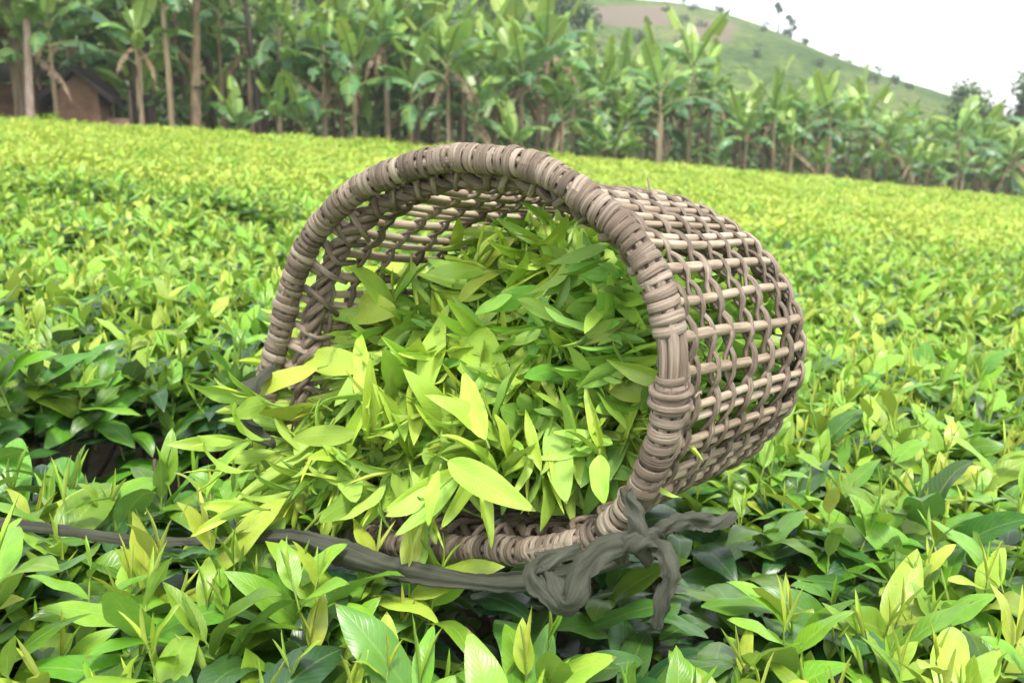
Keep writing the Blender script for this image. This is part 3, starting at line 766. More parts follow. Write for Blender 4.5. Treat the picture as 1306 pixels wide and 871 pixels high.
ribbon(strap_mb, [sp_(800, 706, .91), sp_(735, 728, .935), sp_(660, 742, .985), sp_(590, 740, 1.025), sp_(500, 724, 1.06), sp_(430, 702, 1.09), sp_(370, 684, 1.12), sp_(290, 690, 1.16), sp_(180, 690, 1.14), sp_(60, 674, 1.10), sp_(-60, 662, 1.05)],
       [.008, .010, .009, .010, .013, .013, .010, .006, .006, .009, .008], [(0, -.8, .6), (0, -.9, .5), (.2, -.8, .6), (0, -.7, .7), (-.2, -.8, .5), (.1, -.7, .7), (.3, -.8, .4), (-.3, -.6, .7), (0, -.8, .5), (.3, -.5, .8), (0, -.5, .8)], n=140, folds=4, seed=1)
strap = bpart(strap_mb, 'carrying_strap', M_CLOTH)
mb = MB()
ribbon(mb, [sp_(800, 628, .895), sp_(808, 650, .87), sp_(816, 678, .862), sp_(822, 704, .87), sp_(826, 715, .90)], [.006, .008, .010, .009, .007], [(-.2, -1, .35)] * 5, n=30, thick=.008, folds=3, seed=2)
ribbon(mb, [sp_(838, 705, .90), sp_(838, 688, .865), sp_(815, 690, .855), sp_(795, 702, .865), sp_(790, 712, .89)], [.006, .008, .009, .008, .006], [(0, -1, .5)] * 5, n=30, thick=.007, folds=3, seed=3)
bpart(mb, 'knot', M_CLOTH, strap)
for nm_pts, wds, sd_ in (([sp_(825, 690, .875), sp_(850, 672, .87), sp_(880, 664, .885), sp_(912, 666, .905), sp_(938, 656, .92)], [.007, .008, .009, .008, .004], 4),
                         ([sp_(812, 690, .87), sp_(770, 700, .85), sp_(742, 730, .845), sp_(728, 765, .85), sp_(712, 752, .87), sp_(698, 728, .885), sp_(688, 705, .90)], [.007, .011, .013, .011, .009, .007, .006], 5),
                         ([sp_(828, 690, .87), sp_(848, 705, .85), sp_(856, 735, .84), sp_(846, 765, .84), sp_(836, 800, .85)], [.007, .009, .008, .008, .005], 6),
                         ([sp_(740, 700, .90), sp_(705, 712, .885), sp_(678, 730, .885), sp_(690, 752, .875), sp_(722, 772, .86), sp_(752, 748, .855)], [.006, .008, .008, .009, .009, .007], 8)):
    mb = MB(); ribbon(mb, nm_pts, wds, [(-.2, -1, .5)] * len(nm_pts), n=44, thick=.005, folds=6, seed=sd_)
    bpart(mb, 'strap_tail', M_CLOTH, strap)
mb = MB()
ribbon(mb, [sp_(352, 470, 1.25), sp_(325, 488, 1.215), sp_(312, 515, 1.205), sp_(320, 545, 1.215), sp_(350, 568, 1.24)], [.007, .013, .016, .012, .007], [(-.5, -1, .3)] * 5, n=30, thick=.008, folds=4, seed=7)
bpart(mb, 'side_tie', M_CLOTH, strap)

# ------------------------------------------------------------------ plucked leaves in the basket
r = np.random.default_rng(33)
heap_poly = np.array([(385, 385), (480, 345), (560, 352), (625, 290), (700, 285), (760, 300), (805, 370), (825, 450), (822, 530), (795, 590), (740, 592), (690, 585), (640, 602), (560, 628), (480, 640), (390, 642), (330, 640), (318, 610), (335, 560), (352, 500), (372, 440)], float)
def inside(poly, x, y):
    c = False; n = len(poly); j = n - 1
    for i in range(n):
        if (poly[i, 1] > y) != (poly[j, 1] > y) and x < (poly[j, 0] - poly[i, 0]) * (y - poly[i, 1]) / (poly[j, 1] - poly[i, 1]) + poly[i, 0]: c = not c
        j = i
    return c
def heap_w(px, py):                                       # how far the heap stands out of (or inside) the mouth
    a = (py - 300) / 340.0
    w_ = -0.17 + 0.20 * np.clip(a, 0, 1) ** 0.8
    w_ += 0.05 * np.clip((520 - px) / 200, 0, 1) * np.clip((py - 430) / 120, 0, 1)
    w_ -= 0.03 * np.clip((px - 640) / 150, 0, 1)
    return w_
OUT = -A
down = np.array([0, 0, -1.0])
PLEAF = [leaf(1.0, r.uniform(.24, .35), np.random.default_rng(600 + k), 11, fold=[.25, .5, .8, 1.05][k % 4], bend=r.uniform(-.2, 1.1), wave=.07, twist=r.normal(0, .35)) for k in range(14)]
PL_ME = []
for k, lf in enumerate(PLEAF):
    for tone in (.12, .35, .6):
        m_ = MB(); put(m_, lf, (0, 0, 0), (0, 1, 0), tint=(tone, r.random())); PL_ME.append((tone, m_.mesh('leaf', M_PLUCK)))
def mat4(Rm, pos, sc_=1.0):
    from mathutils import Matrix
    M = Matrix.Identity(4)
    for a in range(3):
        for b_ in range(3): M[a][b_] = float(Rm[a, b_] * sc_)
        M[a][3] = float(pos[a])
    return M
def make_plucked(r, n, H, L, tones):
    """a plucked shoot along +Y: stem, leaves, bud as parts"""
    root = empty('plucked_shoot')
    mb = MB(); ts = np.linspace(0, 1, 7); pth = np.stack([.12 * H * np.sin(ts * 2), H * ts, .1 * H * ts ** 2], -1)
    add_tube(mb, pth, np.linspace(.0016, .0008, 7), tint=(.6, r.random()), seg=5)
    mb.build('stem', M_STEMG, root)
    a0 = r.uniform(0, 6.28)
    for k in range(n):
        f = (k + .6) / n; p_ = np.array([np.interp(f, ts, pth[:, c]) for c in range(3)])
        a = a0 + k * 2.5 + r.normal(0, .3); op = r.uniform(.25, .8) * (1.1 - .5 * f)
        d = np.array([math.cos(a) * math.sin(op), math.cos(op), math.sin(a) * math.sin(op)])
        up = nrm(np.array([-math.cos(a), .6, -math.sin(a)]))
        cand = [m_ for t0, m_ in PL_ME if t0 == tones[k % len(tones)]]
        lo = link('leaf', cand[r.integers(len(cand))], root)
        lo.matrix_local = mat4(frame(d, up, r.normal(0, .3)), p_, L * r.uniform(.75, 1.15) * (1.05 - .35 * f))
    m_ = MB(); put(m_, leaf(L * .5, L * .08, r, 8, fold=1.1, bend=.1, ac=1), pth[-1], (0, 1, .15), tint=(.05, r.random())); m_.build('bud', M_PLUCK, root)
    return root
protos = [make_plucked(np.random.default_rng(700 + k), int(2 + k % 3), r.uniform(.035, .06), r.uniform(.092, .122), [(.12, .35), (.35, .35, .6), (.12, .12, .35), (.35, .6)][k % 4]) for k in range(12)]
used = [False] * len(protos)
def copy_tree(o):
    c = o.copy(); COL.objects.link(c)
    for ch in o.children:
        d = ch.copy(); COL.objects.link(d); d.parent = c
        d.matrix_parent_inverse = ch.matrix_parent_inverse
    return c
def place_shoot(pos, d, up, roll, sc_, label, group, k=None):
    k = int(r.integers(len(protos))) if k is None else k
    o = protos[k] if not used[k] else copy_tree(protos[k])
    used[k] = True
    o.matrix_world = mat4(frame(d, up, roll), pos, sc_); tag(o, label, 'tea shoot', group); return o
HG = 'plucked tea shoots heaped in the basket'
npl = 0; tries = 0; placed = []
while npl < 190 and tries < 20000:
    tries += 1
    px, py = r.uniform(300, 830), r.uniform(280, 665)
    if not inside(heap_poly, px, py): continue
    if any((px - a) ** 2 + (py - b_) ** 2 < 20 ** 2 for a, b_ in placed): continue
    placed.append((px, py))
    w0 = float(heap_w(px, py)) + r.normal(0, .012) - .012
    pos = on_mouth(px, py, w0)
    left = np.clip((560 - px) / 220, -0.6, 1)
    tg = r.normal(0, 1); d = Uh * (r.normal(0, .8) - .75 * left) + Vv_ * (r.normal(0, .65) - .15) + OUT * abs(r.normal(.35, .35))
    if py > 600: d = d + down * .3 + OUT * .4
    if px > 620: d = d + Vv_ * r.normal(.1, .6)
    up = OUT * .7 + np.array([0, 0, 1.0]) * .8 + r.normal(0, .35, 3)
    pos = pos - nrm(d) * .035
    if py < 400 : zone = 'at the back of the heap high inside the basket'
    elif px < 470: zone = 'spilling left over the lip of the basket'
    elif px > 660: zone = 'on the shaded right side of the heap in the basket'
    elif py > 560: zone = 'low on the heap just above the basket lip'
    else: zone = 'in the middle of the heap in the basket'
    place_shoot(pos, d, up, r.normal(0, .5), r.uniform(.9, 1.15), 'plucked pale green tea shoot ' + zone, HG + ', ' + zone)
    npl += 1
# shoots thrown out on the left, beyond the lip
for (px, py, d_, tx, ty) in ((325, 600, 1.08, 262, 610), (345, 650, 1.06, 292, 656), (345, 560, 1.14, 290, 572), (362, 520, 1.17, 312, 512)):
    p0 = at(px, py, d_); p1 = at(tx, ty, d_ - .03)
    place_shoot(p0, p1 - p0, (0, -.4, 1), r.normal(0, .3), .85, 'pale tea shoot lying outside the lip on the left of the basket', 'plucked shoots fallen beside the basket')
# single big leaves that stand out in the photograph
heroes = [
    ((541, 520), (562, 378), .30, 'long upright leaf with folded blade standing in the middle of the heap', .02, .35),
    ((578, 415), (648, 497), .42, 'broad pale leaf slanting down to the right near the heap centre', .0, .3),
    ((700, 425), (636, 510), .40, 'broad leaf slanting down to the left, beside the pale broad leaf at the heap centre', .0, .25),
    ((832, 508), (764, 490), .40, 'short wide leaf pointing left from the near side of the rim', .0, .4),
    ((572, 588), (670, 646), .28, 'broad leaf pointing down right towards the basket lip', .03, .32),
    ((765, 580), (766, 642), .52, 'small blunt leaf hanging straight down over the inside of the lip', .02, .45),
    ((640, 447), (750, 380), .24, 'narrow curved leaf rising to the right high on the heap', -.01, .3),
    ((510, 400), (382, 382), .28, 'long leaf pointing left at the top left of the heap', .01, .2),
    ((470, 470), (372, 452), .3, 'yellowish leaf pointing left beneath the top left of the heap', .02, .15),
    ((405, 470), (300, 505), .28, 'pale narrow leaf sticking out left past the rim', .05, .1),
    ((655, 365), (640, 310), .45, 'leaf with its pale back turned up at the top of the heap', -.03, .4),
    ((600, 350), (655, 300), .4, 'yellow green leaf standing at the top of the heap against the weave', -.02, .12),
    ((470, 520), (455, 420), .3, 'folded yellow leaf standing left of the long upright leaf', .02, .1),
    ((560, 600), (540, 672), .34, 'yellow tipped leaf drooping over the bound lip', .05, .08),
    ((620, 560), (585, 470), .34, 'curled leaf rising from the lower middle of the heap', .03, .2),
    ((780, 560), (700, 548), .2, 'narrow leaf pointing left in the shade of the right side', .0, .45),
    ((535, 350), (485, 330), .42, 'short yellow leaf standing at the back against the dark weave', -.02, .1),
    ((690, 600), (668, 520), .22, 'slender leaf standing on the lower right of the heap', .0, .3),
]
for (b0, t0, wr, lab, dw, tone) in heroes:
    w0 = float(heap_w(*b0)) + .012 + dw; w1 = float(heap_w(*t0)) + .03 + dw
    if b0[1] < t0[1] and t0[1] > 600: w0 += .015; w1 = w0 + .025
    p0, p1 = on_mouth(*b0, w0), on_mouth(*t0, w1)
    L = np.linalg.norm(p1 - p0); m_ = MB()
    put(m_, leaf(L, L * wr, r, 14, fold=.4, bend=r.uniform(.1, .5), wave=.07), (0, 0, 0), p1 - p0, up=OUT * .9 + np.array([0, 0, .5]), tint=(tone, r.random()))
    add_tube(m_, np.array([-(p1 - p0) * .12, np.zeros(3)]), .0013, tint=(.5, .5), mi=1, seg=5)
    o = m_.build('plucked_leaf', [M_PLUCK, M_STEMG]); o.location = p0; tag(o, lab, 'leaf', 'large leaves on top of the heap')
# leaves below the surface of the heap
mb = MB(); n = 0
while n < 3000:
    if n < 1300:
        px, py = r.uniform(300, 830), r.uniform(280, 665)
        if not inside(heap_poly, px, py): continue
        p_ = on_mouth(px, py, float(heap_w(px, py)) - .025 - abs(r.normal(0, .03)))
    else:
        th = r.uniform(0, 6.28) if n < 2000 else r.uniform(-1.0, .7); s = r.uniform(.05, .95); q = math.sqrt(r.random()) * .86
        c = MC + A * LEN * s; wall = body(np.array(th), np.array(s)); p_ = c + (wall - c) * q
        if (p_ - MC) @ Vv_ > .03 + .15 * np.clip(math.cos(th), 0, 1) - .14 * s + r.normal(0, .02): continue
    q_ = p_ - MC; s = (q_ @ A) / LEN; th = math.atan2(q_ @ Vv_, q_ @ Uh)
    if s > 0:
        c = MC + A * LEN * s; wl = np.linalg.norm(body(np.array(th), np.array(min(s, .98))) - c)
        if np.linalg.norm(p_ - c) > wl * .9: continue
    d = r.normal(0, 1, 3); d[2] *= .5
    L = r.uniform(.05, .085)
    V, Fq, UV = PLEAF[r.integers(len(PLEAF))]
    # keep the blade's middle at the sampled point
    mb.add((V * L) @ frame(d, r.normal(0, 1, 3)).T + p_ - nrm(d) * L * .5, Fq, UV, (r.uniform(.2, .75), r.random())); n += 1
tag(mb.build('plucked_leaves', M_PLUCK), 'mass of plucked green leaves filling the basket beneath the top shoots', 'leaves', kind='stuff')

# ------------------------------------------------------------------ banana grove
def banana_blade(r, L, W, e0, bend, torn=0.6, flatten=0.5, mi=0):
    """petiole at the origin, blade arching over +Y; e0 start elevation; leaflets tear along the side veins"""
    mb = MB(); st = 21; v = np.linspace(0, 1, st)
    ang = e0 - bend * (0.25 * v + .75 * v ** 1.6); ds = L / (st - 1)
    yc = np.r_[0, np.cumsum(np.cos(ang[:-1]) * ds)]; zc = np.r_[0, np.cumsum(np.sin(ang[:-1]) * ds)]
    P = np.stack([np.zeros(st), yc, zc], -1)
    add_tube(mb, P, np.linspace(.032, .006, st), tint=(.6, r.random()), mi=1, seg=5, cap=False)
    pet = 3
    wd = W * .5 * np.clip(np.sin(np.pi * np.clip((v - .1) / .9, 0, 1) ** .75), 0, 1) ** .6
    for side in (-1, 1):
        k = pet
        while k < st - 1:
            ln = int(r.integers(1, 5)) if r.random() < torn else int(r.integers(4, 9)); k1 = min(st - 1, k + ln)
            dr = r.normal(.25, .22) + .35 * torn * r.random(); sl = r.uniform(.0, .25)
            ks = np.arange(k, k1 + 1); us = np.array([0, .5, 1.0]); V = []; UV = []
            for kk in ks:
                nrm_ = np.array([0, -math.sin(ang[kk]), math.cos(ang[kk])]); tan = np.array([0, math.cos(ang[kk]), math.sin(ang[kk])])
                shrink = 0.012 * (kk == k) - 0.012 * (kk == k1)
                for u in us:
                    lift = flatten * .5 * u - dr * u * u * 1.3
                    p_ = P[kk] + np.array([side * u * wd[kk] * math.cos(min(1.2, abs(lift))), 0, 0]) + nrm_ * (lift * wd[kk]) + tan * (sl * u * wd[kk] + shrink * u * 2)
                    p_[2] -= .25 * dr * u * u * wd[kk]
                    V.append(p_); UV.append((.5 + side * u * .5, v[kk]))
            nn = 3; i, j = np.meshgrid(np.arange(len(ks) - 1), np.arange(nn - 1), indexing='ij')
            Fq = np.stack([i*nn + j, i*nn + j + 1, (i+1)*nn + j + 1, (i+1)*nn + j], -1).reshape(-1, 4)
            if side < 0: Fq = Fq[:, ::-1]
            mb.add(np.array(V), Fq, np.array(UV), (.45 + r.normal(0, .12), r.random()), mi=0)
            k = k1
    return mb
r = np.random.default_rng(55)
UPR = [banana_blade(np.random.default_rng(800 + k), r.uniform(1.4, 1.9), r.uniform(.36, .46), r.uniform(1.15, 1.4), r.uniform(.2, .6), torn=.15, flatten=1.0) for k in range(4)]
ARC = [banana_blade(np.random.default_rng(820 + k), r.uniform(1.5, 2.0), r.uniform(.36, .48), r.uniform(.75, 1.1), r.uniform(1.3, 2.0), torn=.8, flatten=.4) for k in range(6)]
HNG = [banana_blade(np.random.default_rng(840 + k), r.uniform(1.4, 1.8), r.uniform(.33, .45), r.uniform(.3, .6), r.uniform(1.6, 2.2), torn=.8, flatten=.1) for k in range(5)]
DED = [banana_blade(np.random.default_rng(860 + k), r.uniform(1.0, 1.3), r.uniform(.16, .24), r.uniform(-.5, -.2), r.uniform(1.0, 1.3), torn=1.0, flatten=-.4) for k in range(3)]
def tinted(lst, tone, mats, name='leaf'):
    out = []
    for m_ in lst:
        for t_, mi in zip(m_.t, [None] * len(m_.t)): t_[:, 0] = np.clip(t_[:, 0] - .45 + tone, 0, 1) if mats[0] is M_BAN else .5
        out.append(m_.mesh(name, mats))
    return out
UPR_M = tinted(UPR, .12, [M_BAN, M_BGREEN]); ARC_M = tinted(ARC, .42, [M_BAN, M_BGREEN]); HNG_M = tinted(HNG, .62, [M_BAN, M_BGREEN]); DED_M = tinted(DED, .5, [M_DEAD, M_DEAD], 'dead_leaf')
STEMS = []
for k in range(5):
    rr0 = np.random.default_rng(880 + k); mb = MB()
    lean = rr0.normal(0, .12, 2); t_ = np.linspace(0, 1, 12)
    P = np.stack([lean[0] * t_ ** 1.5, lean[1] * t_ ** 1.5, t_], -1)        # unit height, scaled per plant
    add_tube(mb, P, np.linspace(.105, .06, 12) * (1 + .08 * np.sin(t_ * 20 + k)), tint=(.5, rr0.random()), seg=10)
    for q in range(7):                                     # dry sheaths clinging to the stem
        a = rr0.uniform(0, 6.28); h = rr0.uniform(.15, .9); d = az(a, 0) * (.105 - .045 * h)
        c = np.array([np.interp(h, t_, P[:, c_]) for c_ in range(3)]) + d
        add_tube(mb, spline([c + [0, 0, .12], c + d * .25, c + d * .7 - [0, 0, .15]], 6), np.array([.01, .035, .04, .035, .025, .008]), tint=(.7, rr0.random()), seg=5, ell=.35)
    STEMS.append((mb.mesh('pseudostem', M_BSTEM), lean))
def make_banana(seed, Hs, young=False):
    rr0 = np.random.default_rng(seed)
    root = empty('banana_plant')
    k = int(rr0.integers(len(STEMS))); me_, lean = STEMS[k]
    s = link('pseudostem', me_, root); th = .42 + .25 * rr0.random(); s.scale = (th, th, Hs)
    tp = np.array([lean[0] * th, lean[1] * th, Hs * .985])
    a0 = rr0.uniform(0, 6.28)
    kinds = [UPR_M] * int(rr0.integers(2, 4)) + [ARC_M] * int(rr0.integers(3, 5)) + ([] if young else [HNG_M] * int(rr0.integers(2, 5)))
    for q, lst in enumerate(kinds):
        l = link('leaf', lst[rr0.integers(len(lst))], root); f = q / len(kinds)
        l.location = tp - np.array([0, 0, .28 * f ** 1.5 * Hs]); l.rotation_euler = (rr0.normal(0, .1), rr0.normal(0, .1), a0 + q * 2.4 + rr0.normal(0, .3))
        sc_ = rr0.uniform(.8, 1.1) * (.8 if young else 1); l.scale = (sc_,) * 3
    for q in range(int(rr0.integers(1, 4)) if not young else 0):
        l = link('dead_leaf', DED_M[rr0.integers(3)], root); l.location = tp - np.array([0, 0, rr0.uniform(.15, .4)]); l.rotation_euler = (0, 0, rr0.uniform(0, 6.28))
    return root
BP = [make_banana(900 + k, [2.3, 2.7, 3.1, 2.5, 1.9, 2.9, 3.4, 2.1][k], False) for k in range(8)] + [make_banana(950 + k, [.9, 1.3][k], True) for k in range(2)]
BP_used = [False] * len(BP)
def edge_xy(px, extra=0.0):
    d = np.interp(px, edge_px[:, 0], edge_px[:, 1]) + extra
    return (px - CX) / FPX * d, d
def put_banana(px, extra, k, sc_, label, group):
    x, y = edge_xy(px, extra)
    o = BP[k] if not BP_used[k] else copy_tree(BP[k]); BP_used[k] = True
    o.location = (x, y, float(top(x, y)) - SOIL - .03); o.rotation_euler = (0, 0, r.uniform(0, 6.28)); o.scale = (sc_,) * 3
    return tag(o, label, 'banana plant', group)
rows = [(0.7, .95, 0.0), (2.0, 1.0, .08), (3.8, 1.15, .14), (6.0, 1.3, .2), (9.0, 1.6, .25)]
for ri, (ex, spm, up_) in enumerate(rows):
    px = -140.0
    while px < 1450:
        d = np.interp(px, edge_px[:, 0], edge_px[:, 1]) + ex
        stepx = spm / d * FPX * r.uniform(.65, 1.35)
        if not (ri < 2 and 62 < px < 185) and not (ri == 0 and r.random() < .12):
            k = int(r.integers(8)) if r.random() > .2 or ri > 2 else int(8 + r.integers(2))
            where = 'left' if px < 420 else ('middle' if px < 860 else 'right')
            rowt = ('at the edge of the tea', 'in the second row', 'deeper in the grove', 'deeper in the grove', 'at the back of the grove')[ri]
            sz = 'low young' if k >= 8 else 'tall'
            g_ = f'{sz} banana plants {rowt}, {where} third of the grove'
            sc_ = r.uniform(.74, 1.2) * (1 + up_) * np.interp(px, [0, 420, 700, 900, 1300], [1.4, 1.4, 1.3, 1.16, 1.12])
            put_banana(px, ex + r.uniform(-.4, .4), k, sc_, f'{sz} banana plant {rowt}, {where} third of the grove', g_)
        px += stepx

put_banana(88, .5, 6, 1.0, 'slim tall banana plant standing in front of the left corner of the mud hut', 'banana plants at the hut')

# ------------------------------------------------------------------ trees
def crown_mb(r, blobs, n, ls, tone=(.2, .8), st=4):
    mb = MB()
    for q in range(n):
        c, rad = blobs[r.integers(len(blobs))]
        d = nrm(r.normal(0, 1, 3)) * r.random() ** .45; p_ = np.array(c) + d * np.array(rad)
        l = ls * r.uniform(.6, 1.3)
        put(mb, leaf(l, l * .5, r, st, fold=.2, bend=.8, ac=1), p_, az(r.uniform(0, 6.28), r.normal(-.1, .5)), roll=r.normal(0, .6), tint=(r.uniform(*tone), r.random()))
    return mb
def tree(name, loc, H, tr, blobs, nleaf, ls, bark, label, cat='tree', group=None, lean=(0, 0), seed=0, tone=(.2, .8), limbs=5):
    rr0 = np.random.default_rng(seed)
    root = empty(name, loc); tag(root, label, cat, group)
    mb = MB(); t_ = np.linspace(0, 1, 14)
    P = np.stack([lean[0] * t_ ** 1.4 + .05 * tr * 8 * np.sin(t_ * 5 + seed), lean[1] * t_ ** 1.4 + .04 * tr * 8 * np.cos(t_ * 4 + seed), H * t_], -1)
    add_tube(mb, P, tr * np.linspace(1.0, .4, 14), tint=(.5, rr0.random()), seg=9)
    for q in range(limbs):
        c, rad = blobs[q % len(blobs)]; h = rr0.uniform(.55, .98); s = np.array([np.interp(h, t_, P[:, c_]) for c_ in range(3)])
        e = np.array(c) + rr0.normal(0, .3, 3) * np.array(rad)
        add_tube(mb, spline([s, (s + e) / 2 + [0, 0, .1 * np.linalg.norm(e - s)], e], 8), np.linspace(tr * .4, tr * .1, 8), tint=(.5, rr0.random()), seg=6)
    mb.build('trunk', bark, root)
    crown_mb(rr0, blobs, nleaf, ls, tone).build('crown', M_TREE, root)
    return root
def gz(x, y): return float(top(x, y)) - SOIL - .05
left_trees = [
    (338, 1.2, .11, M_BARK, 7.5, (-.35, 0), 'thin leaning dark trunked tree among the bananas, right of the hut'),
    (186, 2.0, .10, M_BARK, 8.0, (.05, 0), 'dark slim tree right of the hut, left one of a close pair of trunks'),
    (204, 2.2, .12, M_BARK, 8.0, (.1, 0), 'dark slim tree right of the hut, right one of a close pair of trunks'),
    (262, 1.0, .17, M_DEAD, 7.0, (.2, 0), 'thick brown shaggy trunked tree between the dark trunks'),
    (54, 0.6, .12, M_PBARK, 7.5, (.25, 0), 'pale pinkish trunked tree in front of the dark hut wall'),
    (3, 1.0, .11, M_PBARK, 7.0, (0, 0), 'pale trunked tree at the left edge of the photo'),
    (490, 4.0, .13, M_BARK, 8.5, (.3, 0), 'dark trunked tree deep in the grove left of the basket arch'),
]
for q, (px, ex, tr, bk_, H, ln, lab) in enumerate(left_trees):
    x, y = edge_xy(px, ex); rr0 = np.random.default_rng(1000 + q)
    blobs = [((ln[0] + rr0.normal(0, .9), ln[1] + rr0.normal(0, .9), H * rr0.uniform(.72, 1.05)), (rr0.uniform(.7, 1.1),) * 2 + (rr0.uniform(.5, .8),)) for _ in range(6)]
    tree('tree', (x, y, gz(x, y)), H, tr, blobs, 1300, .22, bk_, lab, lean=ln, seed=1000 + q, tone=(.35, 1.0))
def hill_z(x, y):
    s = (np.clip((y - 95) / (HY - 95), 0, 1)) ** 0.8; b_ = float(top(x, y)) - SOIL - 3; return b_ + (float(ridge(x)) - b_) * s
for q, (px, py, lab, hh, sd_) in enumerate(((978, 34, 'bare stemmed tree on the hill ridge, the taller left one of two', 5.6, 1), (993, 42, 'bare stemmed tree on the hill ridge, the shorter right one of two', 4.2, 2))):
    x = (px - CX) / FPX * HY; z = hill_z(x, HY)
    blobs = [((0.2, 0, hh * .92), (.9, .9, .9)), ((-.3, .2, hh * 1.08), (.8, .8, .9))] if not q else [((.5, 0, hh * .95), (1.1, 1.1, 1.0)), ((-.4, 0, hh * 1.12), (.9, .9, .8)), ((1.0, 0, hh * .6), (.7, .7, .7))]
    tree('tree', (x, HY, z - .3), hh, .32, blobs, 520, .5, M_BARK, lab, group='trees on the hill ridge', seed=1100 + q, tone=(.6, 1.0))
far = [(620, 72, 12.5, 3.0, 'dark leafy tree beyond the bananas, left of the hill'), (680, 78, 15, 3.4, 'tall bluish dark tree rising beyond the bananas below the hill'), (735, 84, 14.5, 3.0, 'dark leafy tree beyond the bananas, next to the brown hill plot'),
       (1225, 84, 10.6, 2.8, 'dark rounded tree beyond the bananas at the right, under the hill foot'), (1285, 80, 10.4, 3.2, 'broad bushy tree beyond the bananas close to the right edge'), (1340, 80, 11.4, 3.2, 'bushy tree beyond the bananas, cut off by the right edge'),
       (540, 66, 11, 3, 'leafy tree beyond the bananas behind the basket arch'), (420, 60, 11, 3, 'leafy tree beyond the bananas left of the basket arch'), (300, 52, 11, 3, 'leafy tree behind the shaggy brown trunk'), (170, 48, 11, 3, 'leafy tree behind the hut roof'), (40, 46, 11, 3, 'leafy tree behind the pale pinkish trunk'), (-60, 46, 11, 3, 'leafy tree cut off by the left edge, behind the mud shed')]
for q, (px, dep, H, cr, lab) in enumerate(far):
    x = (px - CX) / FPX * dep; rr0 = np.random.default_rng(1200 + q)
    blobs = [((rr0.normal(0, cr * .45), rr0.normal(0, cr * .45), H * rr0.uniform(.35, .95)), (cr * rr0.uniform(.35, .6),) * 2 + (cr * rr0.uniform(.3, .5),)) for _ in range(11)]
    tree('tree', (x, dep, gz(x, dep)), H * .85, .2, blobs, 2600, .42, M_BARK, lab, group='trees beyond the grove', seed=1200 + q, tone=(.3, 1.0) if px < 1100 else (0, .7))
# scrubby shrubs dotted over the hillside
for q in range(38):
    px = r.uniform(770, 1190); x = (px - CX) / FPX * HY
    yv = HY if q < 12 else r.uniform(150, 225); x = (px - CX) / FPX * yv
    s_ = r.uniform(.5, 1.3); root = empty('shrub', (x, yv, hill_z(x, yv) - .2))
    tag(root, 'small dark shrub dotted on the green hillside' if q >= 12 else 'small shrub standing on the skyline of the hill', 'shrub', 'shrubs on the hillside' if q >= 12 else 'shrubs on the hill skyline')
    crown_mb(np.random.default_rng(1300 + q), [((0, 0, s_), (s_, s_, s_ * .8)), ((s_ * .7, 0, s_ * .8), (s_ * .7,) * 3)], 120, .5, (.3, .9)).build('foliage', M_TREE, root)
# low growth on the floor of the grove and behind it
mb = MB()
for q in range(26000):
    px = r.uniform(-220, 1520); ex = r.uniform(2.5, 22) if q < 14000 else r.uniform(10, 22); x, y = edge_xy(px, ex)
    hmax = .5 + .15 * ex if ex > 3 else .5
    l = r.uniform(.18, .45)
    l *= 1 + .04 * ex; z = gz(x, y) + r.random() ** 1.1 * hmax * 1.3
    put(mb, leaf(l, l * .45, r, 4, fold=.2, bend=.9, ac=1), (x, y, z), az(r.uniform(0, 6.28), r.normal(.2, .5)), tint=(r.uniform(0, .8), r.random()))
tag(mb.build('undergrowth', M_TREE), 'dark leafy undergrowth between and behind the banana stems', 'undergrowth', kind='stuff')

# ------------------------------------------------------------------ hut
hx_, hy_ = edge_xy(116, 2.0); hz_ = gz(hx_, hy_)
hut = empty('mud_hut', (hx_, hy_, hz_), R(8)); tag(hut, 'small brown mud hut with a dark roof standing under the bananas at the left', 'hut')
def pc(v, f, name, mat, parent=hut, tint=(.5, .5)):
    m_ = MB(); m_.add(np.array(v, float), np.array(f), np.array(v, float)[:, [0, 2]], tint); return m_.build(name, mat, parent, smooth=False)
mb = MB()
W2, D2, HW, HR = .52, 1.4, 1.75, 2.15
V = np.array([(-W2, 0, 0), (W2, 0, 0), (W2, 0, HW), (0, 0, HR), (-W2, 0, HW), (-W2, D2, 0), (W2, D2, 0), (W2, D2, HW), (0, D2, HR), (-W2, D2, HW)], float)
mb.add(V, np.array([[0, 1, 2, 4], [5, 9, 7, 6], [1, 6, 7, 2], [0, 4, 9, 5]]), V[:, [0, 2]]); mb.f.append(np.array([[4, 2, 3], [9, 8, 7]])); mb.mi.append(np.zeros(2, int))
mb.build('wall', M_MUD, hut, smooth=False)
mb = MB()
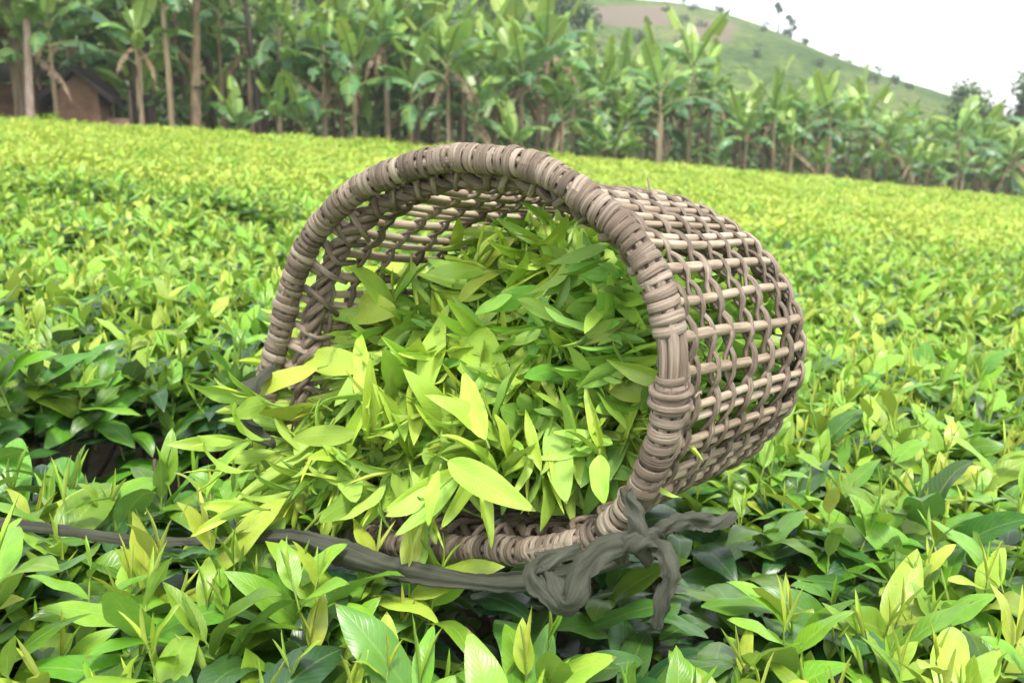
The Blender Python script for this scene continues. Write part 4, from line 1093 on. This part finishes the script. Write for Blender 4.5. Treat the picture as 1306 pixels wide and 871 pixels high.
for sg in (-1, 1):
    e0 = np.array([sg * (W2 + .45), 0, HW - .40 ]); e1 = np.array([0, 0, HR + .05]); th = np.array([0, 0, .16])
    a0, a1 = e0 + [0, -.4, 0], e1 + [0, -.4, 0]; b0, b1 = e0 + [0, D2 + .4, 0], e1 + [0, D2 + .4, 0]
    v = np.array([a0, a1, b1, b0, a0 + th, a1 + th, b1 + th, b0 + th])
    mb.add(v, np.array([[0, 3, 2, 1], [4, 5, 6, 7], [0, 1, 5, 4], [1, 2, 6, 5], [2, 3, 7, 6], [3, 0, 4, 7]]), v[:, [1, 2]])
mb.build('roof', M_THATCH, hut, smooth=False)
mb = MB(); box(mb, (.66, .25, .42), (1.25, .33, .98)); mb.build('lean_to_board', M_PINK, hut, smooth=False)
mb = MB(); box(mb, (.64, .1, .0), (1.35, .5, .36)); mb.build('stoop', M_MUD, hut, smooth=False)
mb = MB(); add_tube(mb, [(1.3, .2, 0), (1.3, .2, 1.75)], .05, seg=7); mb.build('post', M_WOOD, hut)
x, y = edge_xy(20, 4.2)
shed = empty('mud_shed', (x, y, gz(x, y)), R(6)); tag(shed, 'low dark mud shed half hidden behind pale trunks at the left edge', 'shed')
mb = MB(); box(mb, (-1.3, 0, 0), (1.0, 1.6, 1.7)); mb.build('wall', M_MUD, shed, smooth=False)
mb = MB(); v = np.array([(-1.6, -.4, 1.72), (1.3, -.4, 1.72), (1.3, 2, 2.3), (-1.6, 2, 2.3)]); v = np.vstack([v, v + [0, 0, .12]])
mb.add(v, np.array([[0, 3, 2, 1], [4, 5, 6, 7], [0, 1, 5, 4], [1, 2, 6, 5], [2, 3, 7, 6], [3, 0, 4, 7]]), v[:, [0, 1]]); mb.build('roof', M_THATCH, shed, smooth=False)

# ------------------------------------------------------------------ hazy air
hm, ht = new_mat('haze'); hb = NB(ht); pv = hb.n('ShaderNodeVolumePrincipled', i_Density=0.0008); pv.inputs['Color'].default_value = (.9, .95, 1, 1); pv.inputs['Anisotropy'].default_value = .2
ho = hb.n('ShaderNodeOutputMaterial'); hb.l(pv.outputs[0], ho.inputs['Volume'])
mb = MB(); box(mb, (-400, -70, -30), (420, 500, 75)); tag(mb.build('haze', hm, smooth=False), 'thin pale haze in the air between the field and the hill', 'haze', kind='stuff')
